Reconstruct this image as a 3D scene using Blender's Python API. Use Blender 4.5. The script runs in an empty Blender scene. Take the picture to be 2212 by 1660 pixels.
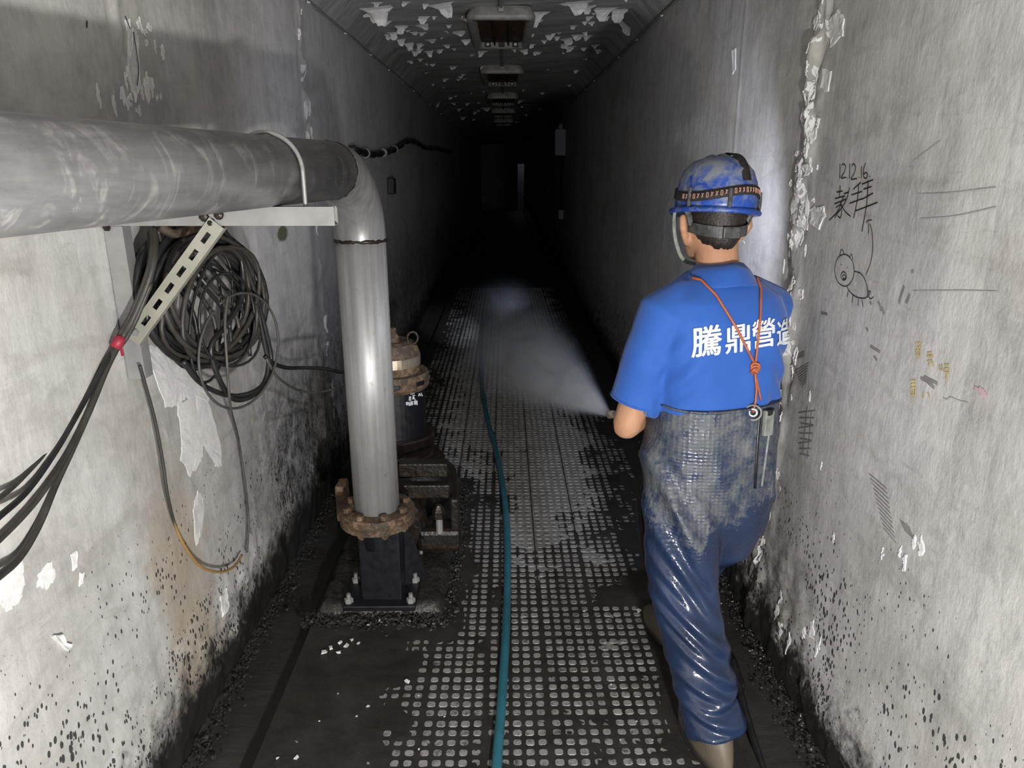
import bpy, bmesh, math, random
import numpy as np
from mathutils import Vector, Matrix, Euler
from mathutils.bvhtree import BVHTree

random.seed(7); rng = np.random.default_rng(7)
scene = bpy.context.scene
C = scene.collection
R = math.radians

# ------------------------------------------------------------------ camera, world, lights, exposure
CAM_H = 1.67; FPX = 1533.0
cd = bpy.data.cameras.new('camera'); cam = bpy.data.objects.new('camera', cd); C.objects.link(cam)
cd.sensor_width = 36.0; cd.lens = FPX / 2212 * 36; cd.clip_start = 0.02; cd.clip_end = 200
cam.location = (0, 0, CAM_H); cam.rotation_euler = (R(90 - 17.0), 0, R(-0.57))
scene.camera = cam
CAM_R = Euler(cam.rotation_euler).to_matrix()

w = bpy.data.worlds.new('world'); scene.world = w; w.use_nodes = True
w.node_tree.nodes['Background'].inputs[0].default_value = (0.5, 0.55, 0.65, 1)
w.node_tree.nodes['Background'].inputs[1].default_value = 0.003

# hand lamp carried by the person taking the picture: low, a little to the right
kl = bpy.data.lights.new('hand_lamp_light', 'POINT'); kl.energy = 245; kl.color = (1.0, 0.98, 0.95); kl.shadow_soft_size = 0.035
ko = bpy.data.objects.new('hand_lamp_light', kl); C.objects.link(ko); ko.location = (0.36, -0.32, 0.99)

scene.view_settings.view_transform = 'Standard'
scene.view_settings.look = 'None'
scene.view_settings.gamma = 1.0
scene.view_settings.exposure = 0.0
scene.view_settings.use_curve_mapping = False

# ------------------------------------------------------------------ helpers
def ray(px, py):
    return (CAM_R @ Vector(((px - 1106) / FPX, (830 - py) / FPX, -1.0)))
def onx(px, py, X):
    d = ray(px, py); s = X / d.x; return Vector((X, d.y * s, CAM_H + d.z * s))
def ony(px, py, Y):
    d = ray(px, py); s = Y / d.y; return Vector((d.x * s, Y, CAM_H + d.z * s))
def onz(px, py, Z=0.0):
    d = ray(px, py); s = (Z - CAM_H) / d.z; return Vector((d.x * s, d.y * s, Z))
def onplane(px, py, p, n):
    d = ray(px, py); o = Vector((0, 0, CAM_H)); s = (Vector(p) - o).dot(n) / d.dot(n); return o + d * s

def _h(ix, iy, seed):
    n = (ix.astype(np.int64) * 374761393 + iy.astype(np.int64) * 668265263 + seed * 974634777) & 0xffffffff
    n = ((n ^ (n >> 13)) * 1274126177) & 0xffffffff
    return ((n ^ (n >> 16)) & 0xffff) / 65535.0
def vn(x, y, seed=0):
    x = np.asarray(x, float); y = np.asarray(y, float)
    ix = np.floor(x); iy = np.floor(y); fx = x - ix; fy = y - iy
    fx = fx * fx * (3 - 2 * fx); fy = fy * fy * (3 - 2 * fy)
    a = _h(ix, iy, seed); b = _h(ix + 1, iy, seed); c = _h(ix, iy + 1, seed); d = _h(ix + 1, iy + 1, seed)
    return (a * (1 - fx) + b * fx) * (1 - fy) + (c * (1 - fx) + d * fx) * fy
def fbm(x, y, seed=0, o=4):
    s = 0; a = .5; t = 0
    for i in range(o):
        s = s + a * vn(np.asarray(x) * 2 ** i + 17.3 * i, np.asarray(y) * 2 ** i + 5.1 * i, seed + i); t += a; a *= .5
    return s / t
def sstep(a, b, x):
    t = np.clip((np.asarray(x, float) - a) / (b - a), 0, 1); return t * t * (3 - 2 * t)

WORLD_T = {}
def _origin(o, loc): WORLD_T[o.name] = Vector(loc)
def setparent(o, parent):
    if parent is None: return
    o.parent = parent
    o.matrix_parent_inverse = Matrix.Translation(-WORLD_T[parent.name])
def tag(o, label=None, cat=None, group=None, kind=None):
    if label: o['label'] = label
    if cat: o['category'] = cat
    if group: o['group'] = group
    if kind: o['kind'] = kind
    return o
def empty(name, loc, label=None, cat=None, group=None):
    o = bpy.data.objects.new(name, None); C.objects.link(o); o.location = loc; o.empty_display_size = .1
    _origin(o, loc); return tag(o, label, cat, group)
def obj(name, vf, mat, parent=None, smooth=False, bevel=0, base=True):
    v, f = vf
    v = [tuple(map(float, p)) for p in v]
    if base and v:
        a = np.array(v); org = np.array([(a[:, 0].min() + a[:, 0].max()) / 2, (a[:, 1].min() + a[:, 1].max()) / 2, a[:, 2].min()])
        v = [tuple(p) for p in (a - org)]
    else: org = np.zeros(3)
    me = bpy.data.meshes.new(name); me.from_pydata(v, [], f)
    if bevel:
        bm = bmesh.new(); bm.from_mesh(me)
        bmesh.ops.bevel(bm, geom=[e for e in bm.edges if len(e.link_faces) == 2 and e.calc_face_angle(0) > .5], offset=bevel, segments=2, affect='EDGES', profile=.5, clamp_overlap=True)
        bm.to_mesh(me); bm.free()
    me.validate(); me.update()
    if smooth: me.polygons.foreach_set('use_smooth', [True] * len(me.polygons))
    if mat: me.materials.append(mat)
    o = bpy.data.objects.new(name, me); C.objects.link(o); o.location = org; _origin(o, org)
    setparent(o, parent); return o
class MB:
    def __init__(s): s.v = []; s.f = []
    def add(s, vf):
        n = len(s.v); s.v += [tuple(p) for p in vf[0]]; s.f += [tuple(i + n for i in f) for f in vf[1]]; return s
    def get(s): return s.v, s.f
def box(c, s, rz=0):
    c = Vector(c); m = Matrix.Rotation(rz, 3, 'Z'); v = []
    for z in (-.5, .5):
        for x, y in ((-.5, -.5), (.5, -.5), (.5, .5), (-.5, .5)): v.append(c + m @ Vector((x * s[0], y * s[1], z * s[2])))
    return v, [(3, 2, 1, 0), (4, 5, 6, 7), (0, 1, 5, 4), (1, 2, 6, 5), (2, 3, 7, 6), (3, 0, 4, 7)]
def box_m(M, s):
    v, f = box((0, 0, 0), s); return [M @ p for p in v], f
def frame_along(p0, p1, up=(0, 0, 1)):
    p0 = Vector(p0); p1 = Vector(p1); x = (p1 - p0).normalized(); z = Vector(up); y = z.cross(x).normalized(); z = x.cross(y)
    return Matrix(((x.x, y.x, z.x, (p0.x + p1.x) / 2), (x.y, y.y, z.y, (p0.y + p1.y) / 2), (x.z, y.z, z.z, (p0.z + p1.z) / 2), (0, 0, 0, 1)))
def tube(pts, r, n=10, caps=True, sq=1.0):
    pts = [Vector(p) for p in pts]; m = len(pts)
    rr = list(r) if hasattr(r, '__len__') else [r] * m
    t0 = (pts[1] - pts[0]).normalized(); up = Vector((0, 0, 1)) if abs(t0.z) < .9 else Vector((1, 0, 0))
    nrm = (up - t0 * up.dot(t0)).normalized(); v = []; f = []
    for i in range(m):
        t = ((pts[min(i + 1, m - 1)] - pts[max(i - 1, 0)])).normalized()
        nrm = (nrm - t * nrm.dot(t)).normalized(); b = t.cross(nrm)
        for k in range(n):
            a = 2 * math.pi * k / n; v.append(pts[i] + (nrm * math.cos(a) + b * math.sin(a) * sq) * rr[i])
    for i in range(m - 1):
        for k in range(n):
            f.append((i * n + k, i * n + (k + 1) % n, (i + 1) * n + (k + 1) % n, (i + 1) * n + k))
    if caps: f.append(tuple(range(n - 1, -1, -1))); f.append(tuple((m - 1) * n + k for k in range(n)))
    return v, f
def capsule(pts, r, n=14):
    "tapered chain with rounded ends"
    pts = [Vector(p) for p in pts]; rr = list(r)
    d0 = (pts[0] - pts[1]).normalized(); d1 = (pts[-1] - pts[-2]).normalized()
    P = [pts[0] + d0 * rr[0] * .96, pts[0] + d0 * rr[0] * .7] + pts + [pts[-1] + d1 * rr[-1] * .7, pts[-1] + d1 * rr[-1] * .96]
    Q = [rr[0] * .28, rr[0] * .72] + rr + [rr[-1] * .72, rr[-1] * .28]
    return tube(P, Q, n)
def lathe(prof, c=(0, 0, 0), n=32, M=None):
    v = []; f = []; m = len(prof)
    for r, z in prof:
        for k in range(n):
            a = 2 * math.pi * k / n; v.append(Vector((r * math.cos(a), r * math.sin(a), z)))
    for i in range(m - 1):
        for k in range(n): f.append((i * n + k, i * n + (k + 1) % n, (i + 1) * n + (k + 1) % n, (i + 1) * n + k))
    f.append(tuple(range(n - 1, -1, -1))); f.append(tuple((m - 1) * n + k for k in range(n)))
    v = [(M @ p) if M else p + Vector(c) for p in v]
    return v, f
def loft(rings):
    "closed rings of equal length, capped"
    n = len(rings[0]); v = [p for r in rings for p in r]; f = []
    for i in range(len(rings) - 1):
        for k in range(n): f.append((i * n + k, i * n + (k + 1) % n, (i + 1) * n + (k + 1) % n, (i + 1) * n + k))
    f.append(tuple(range(n - 1, -1, -1))); f.append(tuple((len(rings) - 1) * n + k for k in range(n)))
    return v, f
def crom(P, k=8):
    P = [Vector(p) for p in P]; Q = [P[0] * 2 - P[1]] + P + [P[-1] * 2 - P[-2]]; out = []
    for i in range(1, len(Q) - 2):
        a, b, c, d = Q[i - 1:i + 3]
        for j in range(k):
            t = j / k
            out.append(.5 * ((2 * b) + (c - a) * t + (2 * a - 5 * b + 4 * c - d) * t * t + (3 * b - a - 3 * c + d) * t ** 3))
    out.append(P[-1]); return out
def grid(P):
    "P: array (m,n,3)"
    m, n, _ = P.shape; v = P.reshape(-1, 3)
    i = np.arange(m - 1)[:, None] * n + np.arange(n - 1)[None, :]
    f = np.stack([i, i + 1, i + n + 1, i + n], -1).reshape(-1, 4)
    return v, [tuple(q) for q in f.tolist()]
def remesh(o, vox, it=4, fac=.5):
    m = o.modifiers.new('r', 'REMESH'); m.mode = 'VOXEL'; m.voxel_size = vox; m.use_smooth_shade = True
    if it:
        s = o.modifiers.new('s', 'SMOOTH'); s.iterations = it; s.factor = fac
    dg = bpy.context.evaluated_depsgraph_get(); me = bpy.data.meshes.new_from_object(o.evaluated_get(dg))
    mats = [x for x in o.data.materials]; old = o.data; o.modifiers.clear(); o.data = me
    me.materials.clear()
    for x in mats: me.materials.append(x)
    bpy.data.meshes.remove(old)
    me.polygons.foreach_set('use_smooth', [True] * len(me.polygons)); me.update()
def coords(o):
    a = np.empty(len(o.data.vertices) * 3); o.data.vertices.foreach_get('co', a); return a.reshape(-1, 3) + np.array(o.location)
def normals(o):
    a = np.empty(len(o.data.vertices) * 3); o.data.vertices.foreach_get('normal', a); return a.reshape(-1, 3)
def setcoords(o, a):
    o.data.vertices.foreach_set('co', (a - np.array(o.location)).astype(np.float32).ravel()); o.data.update()
def bvh_of(o):
    loc = Vector(o.location); return BVHTree.FromPolygons([v.co + loc for v in o.data.vertices], [tuple(p.vertices) for p in o.data.polygons])
def hit(px, py, bvh, off=0.003):
    d = ray(px, py).normalized(); l, n, i, t = bvh.ray_cast(Vector((0, 0, CAM_H)), d)
    if l is None: return None
    if n.dot(d) > 0: n = -n
    return l + n * off

# ------------------------------------------------------------------ material helpers
def newmat(name):
    m = bpy.data.materials.new(name); m.use_nodes = True; nt = m.node_tree
    return m, nt, nt.nodes['Principled BSDF']
def nd(nt, t, inp=None, **props):
    n = nt.nodes.new(t)
    for k, v in props.items(): setattr(n, k, v)
    for k, v in (inp or {}).items():
        s = n.inputs[k]
        if isinstance(v, bpy.types.NodeSocket): nt.links.new(v, s)
        else: s.default_value = v
    return n
def c4(c): return (*c, 1.0) if len(c) == 3 else c
def pos(nt): return nd(nt, 'ShaderNodeNewGeometry').outputs['Position']
def ocoord(nt): return nd(nt, 'ShaderNodeTexCoord').outputs['Object']
def mapv(nt, v, scale=(1, 1, 1), loc=(0, 0, 0), rot=(0, 0, 0)):
    return nd(nt, 'ShaderNodeMapping', {'Vector': v, 'Scale': scale, 'Location': loc, 'Rotation': rot}).outputs[0]
def noise(nt, v, scale=5, detail=4, rough=.55, dist=0):
    return nd(nt, 'ShaderNodeTexNoise', {'Vector': v, 'Scale': scale, 'Detail': detail, 'Roughness': rough, 'Distortion': dist}).outputs['Fac']
def ramp(nt, fac, stops, interp='LINEAR'):
    n = nd(nt, 'ShaderNodeValToRGB', {'Fac': fac}); cr = n.color_ramp; cr.interpolation = interp
    while len(cr.elements) < len(stops): cr.elements.new(.5)
    for e, (p, c) in zip(cr.elements, stops):
        e.position = p; e.color = c4(c) if hasattr(c, '__len__') else (c, c, c, 1)
    return n.outputs['Color']
def mix(nt, fac, a, b, mode='MIX'):
    n = nd(nt, 'ShaderNodeMix', data_type='RGBA', blend_type=mode)
    for s, v in ((n.inputs[0], fac), (n.inputs[6], a), (n.inputs[7], b)):
        if isinstance(v, bpy.types.NodeSocket): nt.links.new(v, s)
        else: s.default_value = c4(v) if hasattr(v, '__len__') else v
    return n.outputs[2]
def mth(nt, op, a, b=0.0, clamp=False):
    n = nd(nt, 'ShaderNodeMath', operation=op, use_clamp=clamp)
    for s, v in ((n.inputs[0], a), (n.inputs[1], b)):
        if isinstance(v, bpy.types.NodeSocket): nt.links.new(v, s)
        else: s.default_value = v
    return n.outputs[0]
def mrange(nt, v, a, b, c=0.0, d=1.0, smooth=True):
    n = nd(nt, 'ShaderNodeMapRange', {'From Min': a, 'From Max': b, 'To Min': c, 'To Max': d}, interpolation_type='SMOOTHSTEP' if smooth else 'LINEAR')
    nt.links.new(v, n.inputs[0]); return n.outputs[0]
def bump(nt, bs, h, strength=.3, dist=.01):
    b = nd(nt, 'ShaderNodeBump', {'Height': h, 'Strength': strength, 'Distance': dist}); nt.links.new(b.outputs[0], bs.inputs['Normal'])
def put(nt, bs, key, v):
    s = bs.inputs[key]
    if isinstance(v, bpy.types.NodeSocket): nt.links.new(v, s)
    else: s.default_value = c4(v) if hasattr(v, '__len__') else v
def simple(name, col, rough=.6, metal=0.0, var=.25, scale=12, bmp=.15, spec=.5, coords='obj', bscale=40, bdist=.004):
    m, nt, bs = newmat(name); p = ocoord(nt) if coords == 'obj' else pos(nt)
    n = noise(nt, p, scale, 5, .6)
    lo = tuple(c * (1 - var) for c in col); hi = tuple(min(1, c * (1 + var)) for c in col)
    put(nt, bs, 'Base Color', ramp(nt, n, [(.3, lo), (.7, hi)]))
    put(nt, bs, 'Roughness', ramp(nt, noise(nt, p, scale * 1.7, 3), [(.3, max(0, rough - .08)), (.7, min(1, rough + .08))]))
    bs.inputs['Metallic'].default_value = metal; bs.inputs['Specular IOR Level'].default_value = spec
    if bmp: bump(nt, bs, noise(nt, p, bscale, 4), bmp, bdist)
    return m

def wall_material(name, side):
    m, nt, bs = newmat(name); p = pos(nt)
    xyz = nd(nt, 'ShaderNodeSeparateXYZ', {0: p}).outputs; X, Y, Z = xyz[0], xyz[1], xyz[2]
    big = noise(nt, p, 1.6, 7, .62, .4)
    base = ramp(nt, big, [(.28, (.37, .358, .342)), (.46, (.53, .518, .502)), (.64, (.62, .61, .598)), (.85, (.68, .673, .668))])
    st = noise(nt, mapv(nt, p, (1, 9, .55)), 2.2, 6, .6, .3)
    base = mix(nt, .34, base, ramp(nt, st, [(.3, .55), (.62, 1.0)]), 'MULTIPLY')
    mot = noise(nt, p, 11, 9, .72, .5)
    base = mix(nt, .5, base, ramp(nt, mot, [(.34, .62), (.56, 1.0)]), 'MULTIPLY')
    scr = noise(nt, mapv(nt, p, (1, 2.0, 16), (0, 0, 0), (R(-52 if side < 0 else 48), 0, 0)), 3.4, 5, .7)
    base = mix(nt, ramp(nt, scr, [(.63, 0), (.70, .45)]), base, (.30, .29, .275))
    fine = noise(nt, p, 55, 4, .65)
    base = mix(nt, .28, base, ramp(nt, fine, [(.3, .78), (.65, 1.0)]), 'MULTIPLY')
    # pale scuffs
    sc = noise(nt, mapv(nt, p, (1, 2.2, 1)), 7, 6, .7, 1.2)
    base = mix(nt, ramp(nt, sc, [(.62, 0), (.74, .55)]), base, (.66, .65, .64))
    # dirty smears, diagonal
    sm = noise(nt, mapv(nt, p, (1, 1.0, 3.2), (0, 0, 0), (R(-35 if side < 0 else 30), 0, 0)), 3.1, 6, .65, .8)
    base = mix(nt, ramp(nt, sm, [(.52, 0), (.74, .6)]), base, (.27, .258, .235))
    yel = noise(nt, p, 2.3, 4, .6)
    base = mix(nt, mth(nt, 'MULTIPLY', ramp(nt, yel, [(.52, 0), (.74, 1)]), .28), base, (.50, .45, .34))
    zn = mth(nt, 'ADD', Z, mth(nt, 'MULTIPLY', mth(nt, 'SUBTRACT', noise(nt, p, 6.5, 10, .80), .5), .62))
    if side < 0:
        # rusty trickle and black mould patch, both with their own outline
        wob = mth(nt, 'MULTIPLY', mth(nt, 'SUBTRACT', noise(nt, p, 5, 5, .6), .5), .5)
        yy = mth(nt, 'ADD', Y, wob)
        band = mth(nt, 'MULTIPLY', mrange(nt, yy, 1.66, 1.80), mrange(nt, yy, 2.12, 1.95))
        band = mth(nt, 'MULTIPLY', band, mrange(nt, Z, .95, .55))
        base = mix(nt, mth(nt, 'MULTIPLY', band, .55), base, (.34, .26, .16))
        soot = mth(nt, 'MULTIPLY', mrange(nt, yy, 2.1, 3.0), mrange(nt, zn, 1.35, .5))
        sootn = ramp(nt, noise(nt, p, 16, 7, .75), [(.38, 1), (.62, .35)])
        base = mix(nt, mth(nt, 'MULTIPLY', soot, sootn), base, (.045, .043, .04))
        far = mrange(nt, Y, 2.6, 4.6)  # light falloff painted in: wall colour darkens with distance down the tunnel
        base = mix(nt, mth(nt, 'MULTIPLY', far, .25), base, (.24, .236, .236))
        # green mould blot
        gx = mth(nt, 'SUBTRACT', Y, onx(610, 505, -.98).y); gz = mth(nt, 'SUBTRACT', Z, onx(610, 505, -.98).z)
        g = mth(nt, 'ADD', mth(nt, 'POWER', mth(nt, 'MULTIPLY', gx, 11), 2.0), mth(nt, 'POWER', mth(nt, 'MULTIPLY', gz, 26), 2.0))
        g = mth(nt, 'ADD', g, mth(nt, 'MULTIPLY', noise(nt, p, 20, 3), .8))
        base = mix(nt, mrange(nt, g, 1.5, .9), base, (.10, .11, .07))
    else:
        far = mrange(nt, Y, 2.6, 4.2)  # lamp falloff put into the colour here too, slightly darker further along
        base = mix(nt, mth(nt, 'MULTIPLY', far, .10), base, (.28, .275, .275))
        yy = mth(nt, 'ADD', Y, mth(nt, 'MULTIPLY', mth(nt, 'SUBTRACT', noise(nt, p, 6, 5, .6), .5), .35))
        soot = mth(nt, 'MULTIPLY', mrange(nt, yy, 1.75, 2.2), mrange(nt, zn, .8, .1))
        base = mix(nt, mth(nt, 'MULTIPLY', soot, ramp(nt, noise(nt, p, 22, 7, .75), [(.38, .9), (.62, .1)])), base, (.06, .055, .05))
        # squarish repaired patches of paler paint
        pb = mth(nt, 'MULTIPLY', mrange(nt, Y, 1.42, 1.43), mrange(nt, Y, 1.56, 1.55))
        pb = mth(nt, 'MULTIPLY', pb, mth(nt, 'MULTIPLY', mrange(nt, Z, 1.05, 1.08), mrange(nt, Z, 1.85, 1.7)))
        base = mix(nt, mth(nt, 'MULTIPLY', pb, .35), base, (.68, .665, .62))
    # black splash spots, thicker towards the floor
    v = nd(nt, 'ShaderNodeTexVoronoi', {'Vector': mapv(nt, p, (1, 1.0, .55)), 'Scale': 100.0, 'Randomness': 1.0})
    rnd = nd(nt, 'ShaderNodeSeparateColor', {0: v.outputs['Color']}).outputs[0]
    thr = mth(nt, 'MULTIPLY', mrange(nt, zn, 1.05, .12, 0, .80), mth(nt, 'POWER', rnd, 2.2))
    thr = mth(nt, 'MULTIPLY', thr, ramp(nt, noise(nt, p, 3.3, 3), [(.38, .25), (.6, 1.2)]))
    spot = mth(nt, 'LESS_THAN', v.outputs['Distance'], thr)
    base = mix(nt, mth(nt, 'MULTIPLY', spot, .92), base, (.022, .021, .02))
    gr = mrange(nt, zn, .26 if side < 0 else .22, .06)
    base = mix(nt, gr, base, (.020, .0195, .019))
    put(nt, bs, 'Base Color', base)
    put(nt, bs, 'Roughness', mth(nt, 'SUBTRACT', .62, mth(nt, 'MULTIPLY', gr, .25)))
    bs.inputs['Specular IOR Level'].default_value = .35
    h = mth(nt, 'ADD', mth(nt, 'MULTIPLY', noise(nt, mapv(nt, p, (1, 1.3, .8)), 9, 8, .6), 1.0), mth(nt, 'MULTIPLY', noise(nt, mapv(nt, p, (1, 1.5, .6)), 45, 4, .6), .12))
    bump(nt, bs, h, .42, .012)
    return m

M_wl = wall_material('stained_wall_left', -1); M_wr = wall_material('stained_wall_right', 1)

def ceiling_material():
    m, nt, bs = newmat('bare_ceiling'); p = pos(nt)
    n = noise(nt, mapv(nt, p, (1, 3, 1)), 2.5, 7, .65)
    b = ramp(nt, n, [(.3, (.22, .212, .198)), (.55, (.40, .392, .378)), (.8, (.54, .535, .53))])
    st = noise(nt, mapv(nt, p, (.6, 14, 1)), 3, 5, .6)
    b = mix(nt, .6, b, ramp(nt, st, [(.3, .6), (.65, 1.0)]), 'MULTIPLY')
    put(nt, bs, 'Base Color', b); bs.inputs['Roughness'].default_value = .75
    bump(nt, bs, noise(nt, mapv(nt, p, (1, 4, 1)), 12, 6, .6), .5, .015)
    return m
M_ceil = ceiling_material()
M_flake = simple('peeling_white_paint', (.70, .69, .68), .6, 0, .2, 14, .2)
M_plaster = simple('bare_white_plaster', (.74, .735, .73), .6, 0, .12, 20, .35, coords='pos', bscale=30, bdist=.006)
M_tile = None
def tile_material():
    m, nt, bs = newmat('grey_stud_tile'); p = pos(nt)
    n = noise(nt, p, 6, 6, .65); b = ramp(nt, n, [(.3, (.18, .176, .170)), (.7, (.285, .281, .275))])
    d = noise(nt, p, 46, 7, .78)
    b = mix(nt, ramp(nt, d, [(.50, 0), (.62, .9)]), b, (.045, .042, .038))
    put(nt, bs, 'Base Color', b); put(nt, bs, 'Roughness', ramp(nt, n, [(.3, .38), (.7, .6)]))
    bump(nt, bs, d, .25, .003); return m
M_tile = tile_material()
def mud_material():
    m, nt, bs = newmat('wet_black_mud'); p = pos(nt)
    n = noise(nt, p, 7, 7, .65); b = ramp(nt, n, [(.3, (.015, .014, .0125)), (.7, (.036, .0335, .030))])
    put(nt, bs, 'Base Color', b); put(nt, bs, 'Roughness', ramp(nt, noise(nt, p, 13, 5), [(.3, .34), (.7, .6)]))
    bs.inputs['Specular IOR Level'].default_value = .35
    h = mth(nt, 'ADD', noise(nt, p, 26, 8, .7), mth(nt, 'MULTIPLY', noise(nt, p, 160, 4, .6), .25))
    bump(nt, bs, h, .45, .008); return m
M_mud = mud_material()
def sludge_material():
    m, nt, bs = newmat('still_black_sludge'); p = pos(nt)
    put(nt, bs, 'Base Color', ramp(nt, noise(nt, p, 5, 5), [(.3, (.026, .0255, .024)), (.7, (.042, .040, .037))]))
    bs.inputs['Roughness'].default_value = .42; bs.inputs['Specular IOR Level'].default_value = .3
    bump(nt, bs, noise(nt, mapv(nt, p, (1, 2.4, 1)), 9, 5, .55, .6), .4, .012); return m
M_sludge = sludge_material()
M_conc = simple('muddy_concrete', (.026, .0245, .022), .42, 0, .5, 14, .7, coords='pos', bscale=45, bdist=.012)
M_rubble = simple('wet_rubble', (.035, .034, .032), .3, 0, .9, 60, .5, coords='pos', bscale=90)
M_chip = simple('white_plaster_chip', (.62, .61, .60), .55, 0, .2, 30, .3)

def steel_pipe_material(name, dirt, dirtcol, lo=.40, hi=.55, rough=.42, stretch=(5, 5, .12)):
    m, nt, bs = newmat(name); p = pos(nt)
    n = noise(nt, mapv(nt, p, (1, 1, .35)), 9, 6, .6); b = ramp(nt, n, [(.3, (lo, lo, lo * 1.01)), (.7, (hi, hi, hi * 1.01))])
    d = noise(nt, mapv(nt, p, (3, 3, 1.2)), 5, 7, .7, .8); mask = ramp(nt, d, [(.52, 0), (.66, dirt)])
    b = mix(nt, mask, b, dirtcol)
    d2 = noise(nt, p, 34, 5, .7); b = mix(nt, ramp(nt, d2, [(.63, 0), (.72, .45)]), b, (.16, .155, .15))
    stv = noise(nt, mapv(nt, p, stretch), 9, 5, .6); b = mix(nt, .7, b, ramp(nt, stv, [(.32, .62), (.66, 1.15)]), 'MULTIPLY')
    put(nt, bs, 'Base Color', b)
    put(nt, bs, 'Metallic', mth(nt, 'SUBTRACT', .40, mth(nt, 'MULTIPLY', mask, .38), True))
    put(nt, bs, 'Roughness', mth(nt, 'ADD', rough, mth(nt, 'MULTIPLY', mask, .3)))
    bump(nt, bs, n, .06, .004); return m
M_pipev = steel_pipe_material('bright_steel_pipe', .6, (.25, .248, .245), .34, .46, .44)
M_pipeh = steel_pipe_material('dusty_steel_pipe', .85, (.32, .312, .295), .20, .27, .46, (4, .35, 4))
M_elbow = steel_pipe_material('elbow_steel', .4, (.2, .198, .195), .22, .32, .36)
M_galv = simple('galvanised_steel', (.30, .30, .295), .45, .35, .18, 10, .08)
M_galvy = simple('yellowed_galvanised_steel', (.32, .315, .265), .5, .2, .15, 9, .08)
def rust_material():
    m, nt, bs = newmat('flaking_rust'); p = pos(nt)
    n = noise(nt, p, 34, 8, .78, .8)
    b = ramp(nt, n, [(.30, (.012, .009, .007)), (.42, (.05, .028, .016)), (.52, (.13, .080, .042)), (.66, (.26, .20, .135))])
    b = mix(nt, ramp(nt, noise(nt, p, 13, 6, .7), [(.44, 0), (.60, .75)]), b, (.045, .034, .026))
    put(nt, bs, 'Base Color', b); put(nt, bs, 'Roughness', .62); bump(nt, bs, noise(nt, p, 55, 6, .7), .6, .006); return m
M_rust = rust_material()
M_drust = simple('dark_wet_rust', (.015, .0105, .0075), .38, .1, .6, 26, .6, coords='pos', bscale=50, bdist=.006)
M_blackp = simple('black_paint', (.005, .0055, .008), .42, 0, .3, 20, .2)
M_brass = simple('bare_metal_band', (.55, .47, .36), .35, .8, .2, 18, .05)
M_cable = simple('black_cable_rubber', (.016, .016, .017), .42, 0, .5, 25, .2)
M_cabled = simple('dusty_cable_rubber', (.036, .033, .029), .5, 0, .4, 18, .2)
M_wire = simple('grey_thin_wire', (.06, .06, .055), .5, 0, .4, 20, .1)
def wirer():
    m, nt, bs = newmat('rust_stained_wire'); p = pos(nt)
    z = nd(nt, 'ShaderNodeSeparateXYZ', {0: p}).outputs[2]
    put(nt, bs, 'Base Color', mix(nt, mrange(nt, mth(nt, 'ADD', z, mth(nt, 'MULTIPLY', noise(nt, p, 9, 3), .12)), .80, .72), (.03, .03, .028), (.33, .20, .07)))
    bs.inputs['Roughness'].default_value = .55; return m
M_wirer = wirer()
M_red = simple('red_tape', (.30, .02, .04), .5, 0, .15)
M_teal = simple('teal_hose_rubber', (.024, .125, .17), .42, 0, .22, 8, .1)
M_lampbody = simple('grimy_lamp_housing', (.26, .255, .24), .55, .1, .35, 14, .25)
M_lamprust = simple('rusted_lamp_tray', (.060, .030, .014), .6, .2, .7, 16, .4)
M_dark = simple('dark_recess', (.012, .011, .010), .6)
M_tube = simple('dead_glass_tube', (.5, .5, .5), .15, 0, .1)
M_pvc = simple('white_plastic_box', (.52, .52, .54), .5, 0, .08)
M_conduit = simple('grey_conduit', (.20, .195, .185), .55, 0, .3, 12, .1)
M_clip = simple('white_cable_clip', (.62, .61, .6), .5)
M_ink = simple('black_marker_ink', (.012, .012, .014), .5, 0, .1, bmp=0)
M_scuff = simple('dark_scuff', (.24, .23, .215), .7, 0, .3, bmp=0)
M_pencil = simple('pencil_line', (.40, .39, .38), .7, 0, .2, bmp=0)
M_yel = simple('yellow_crayon', (.56, .46, .22), .7, 0, .2, bmp=0)
M_redc = simple('red_crayon', (.50, .36, .38), .7, 0, .2, bmp=0)
M_whitep = simple('white_paint_marker', (.62, .64, .68), .5, 0, .1, bmp=0)

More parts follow.
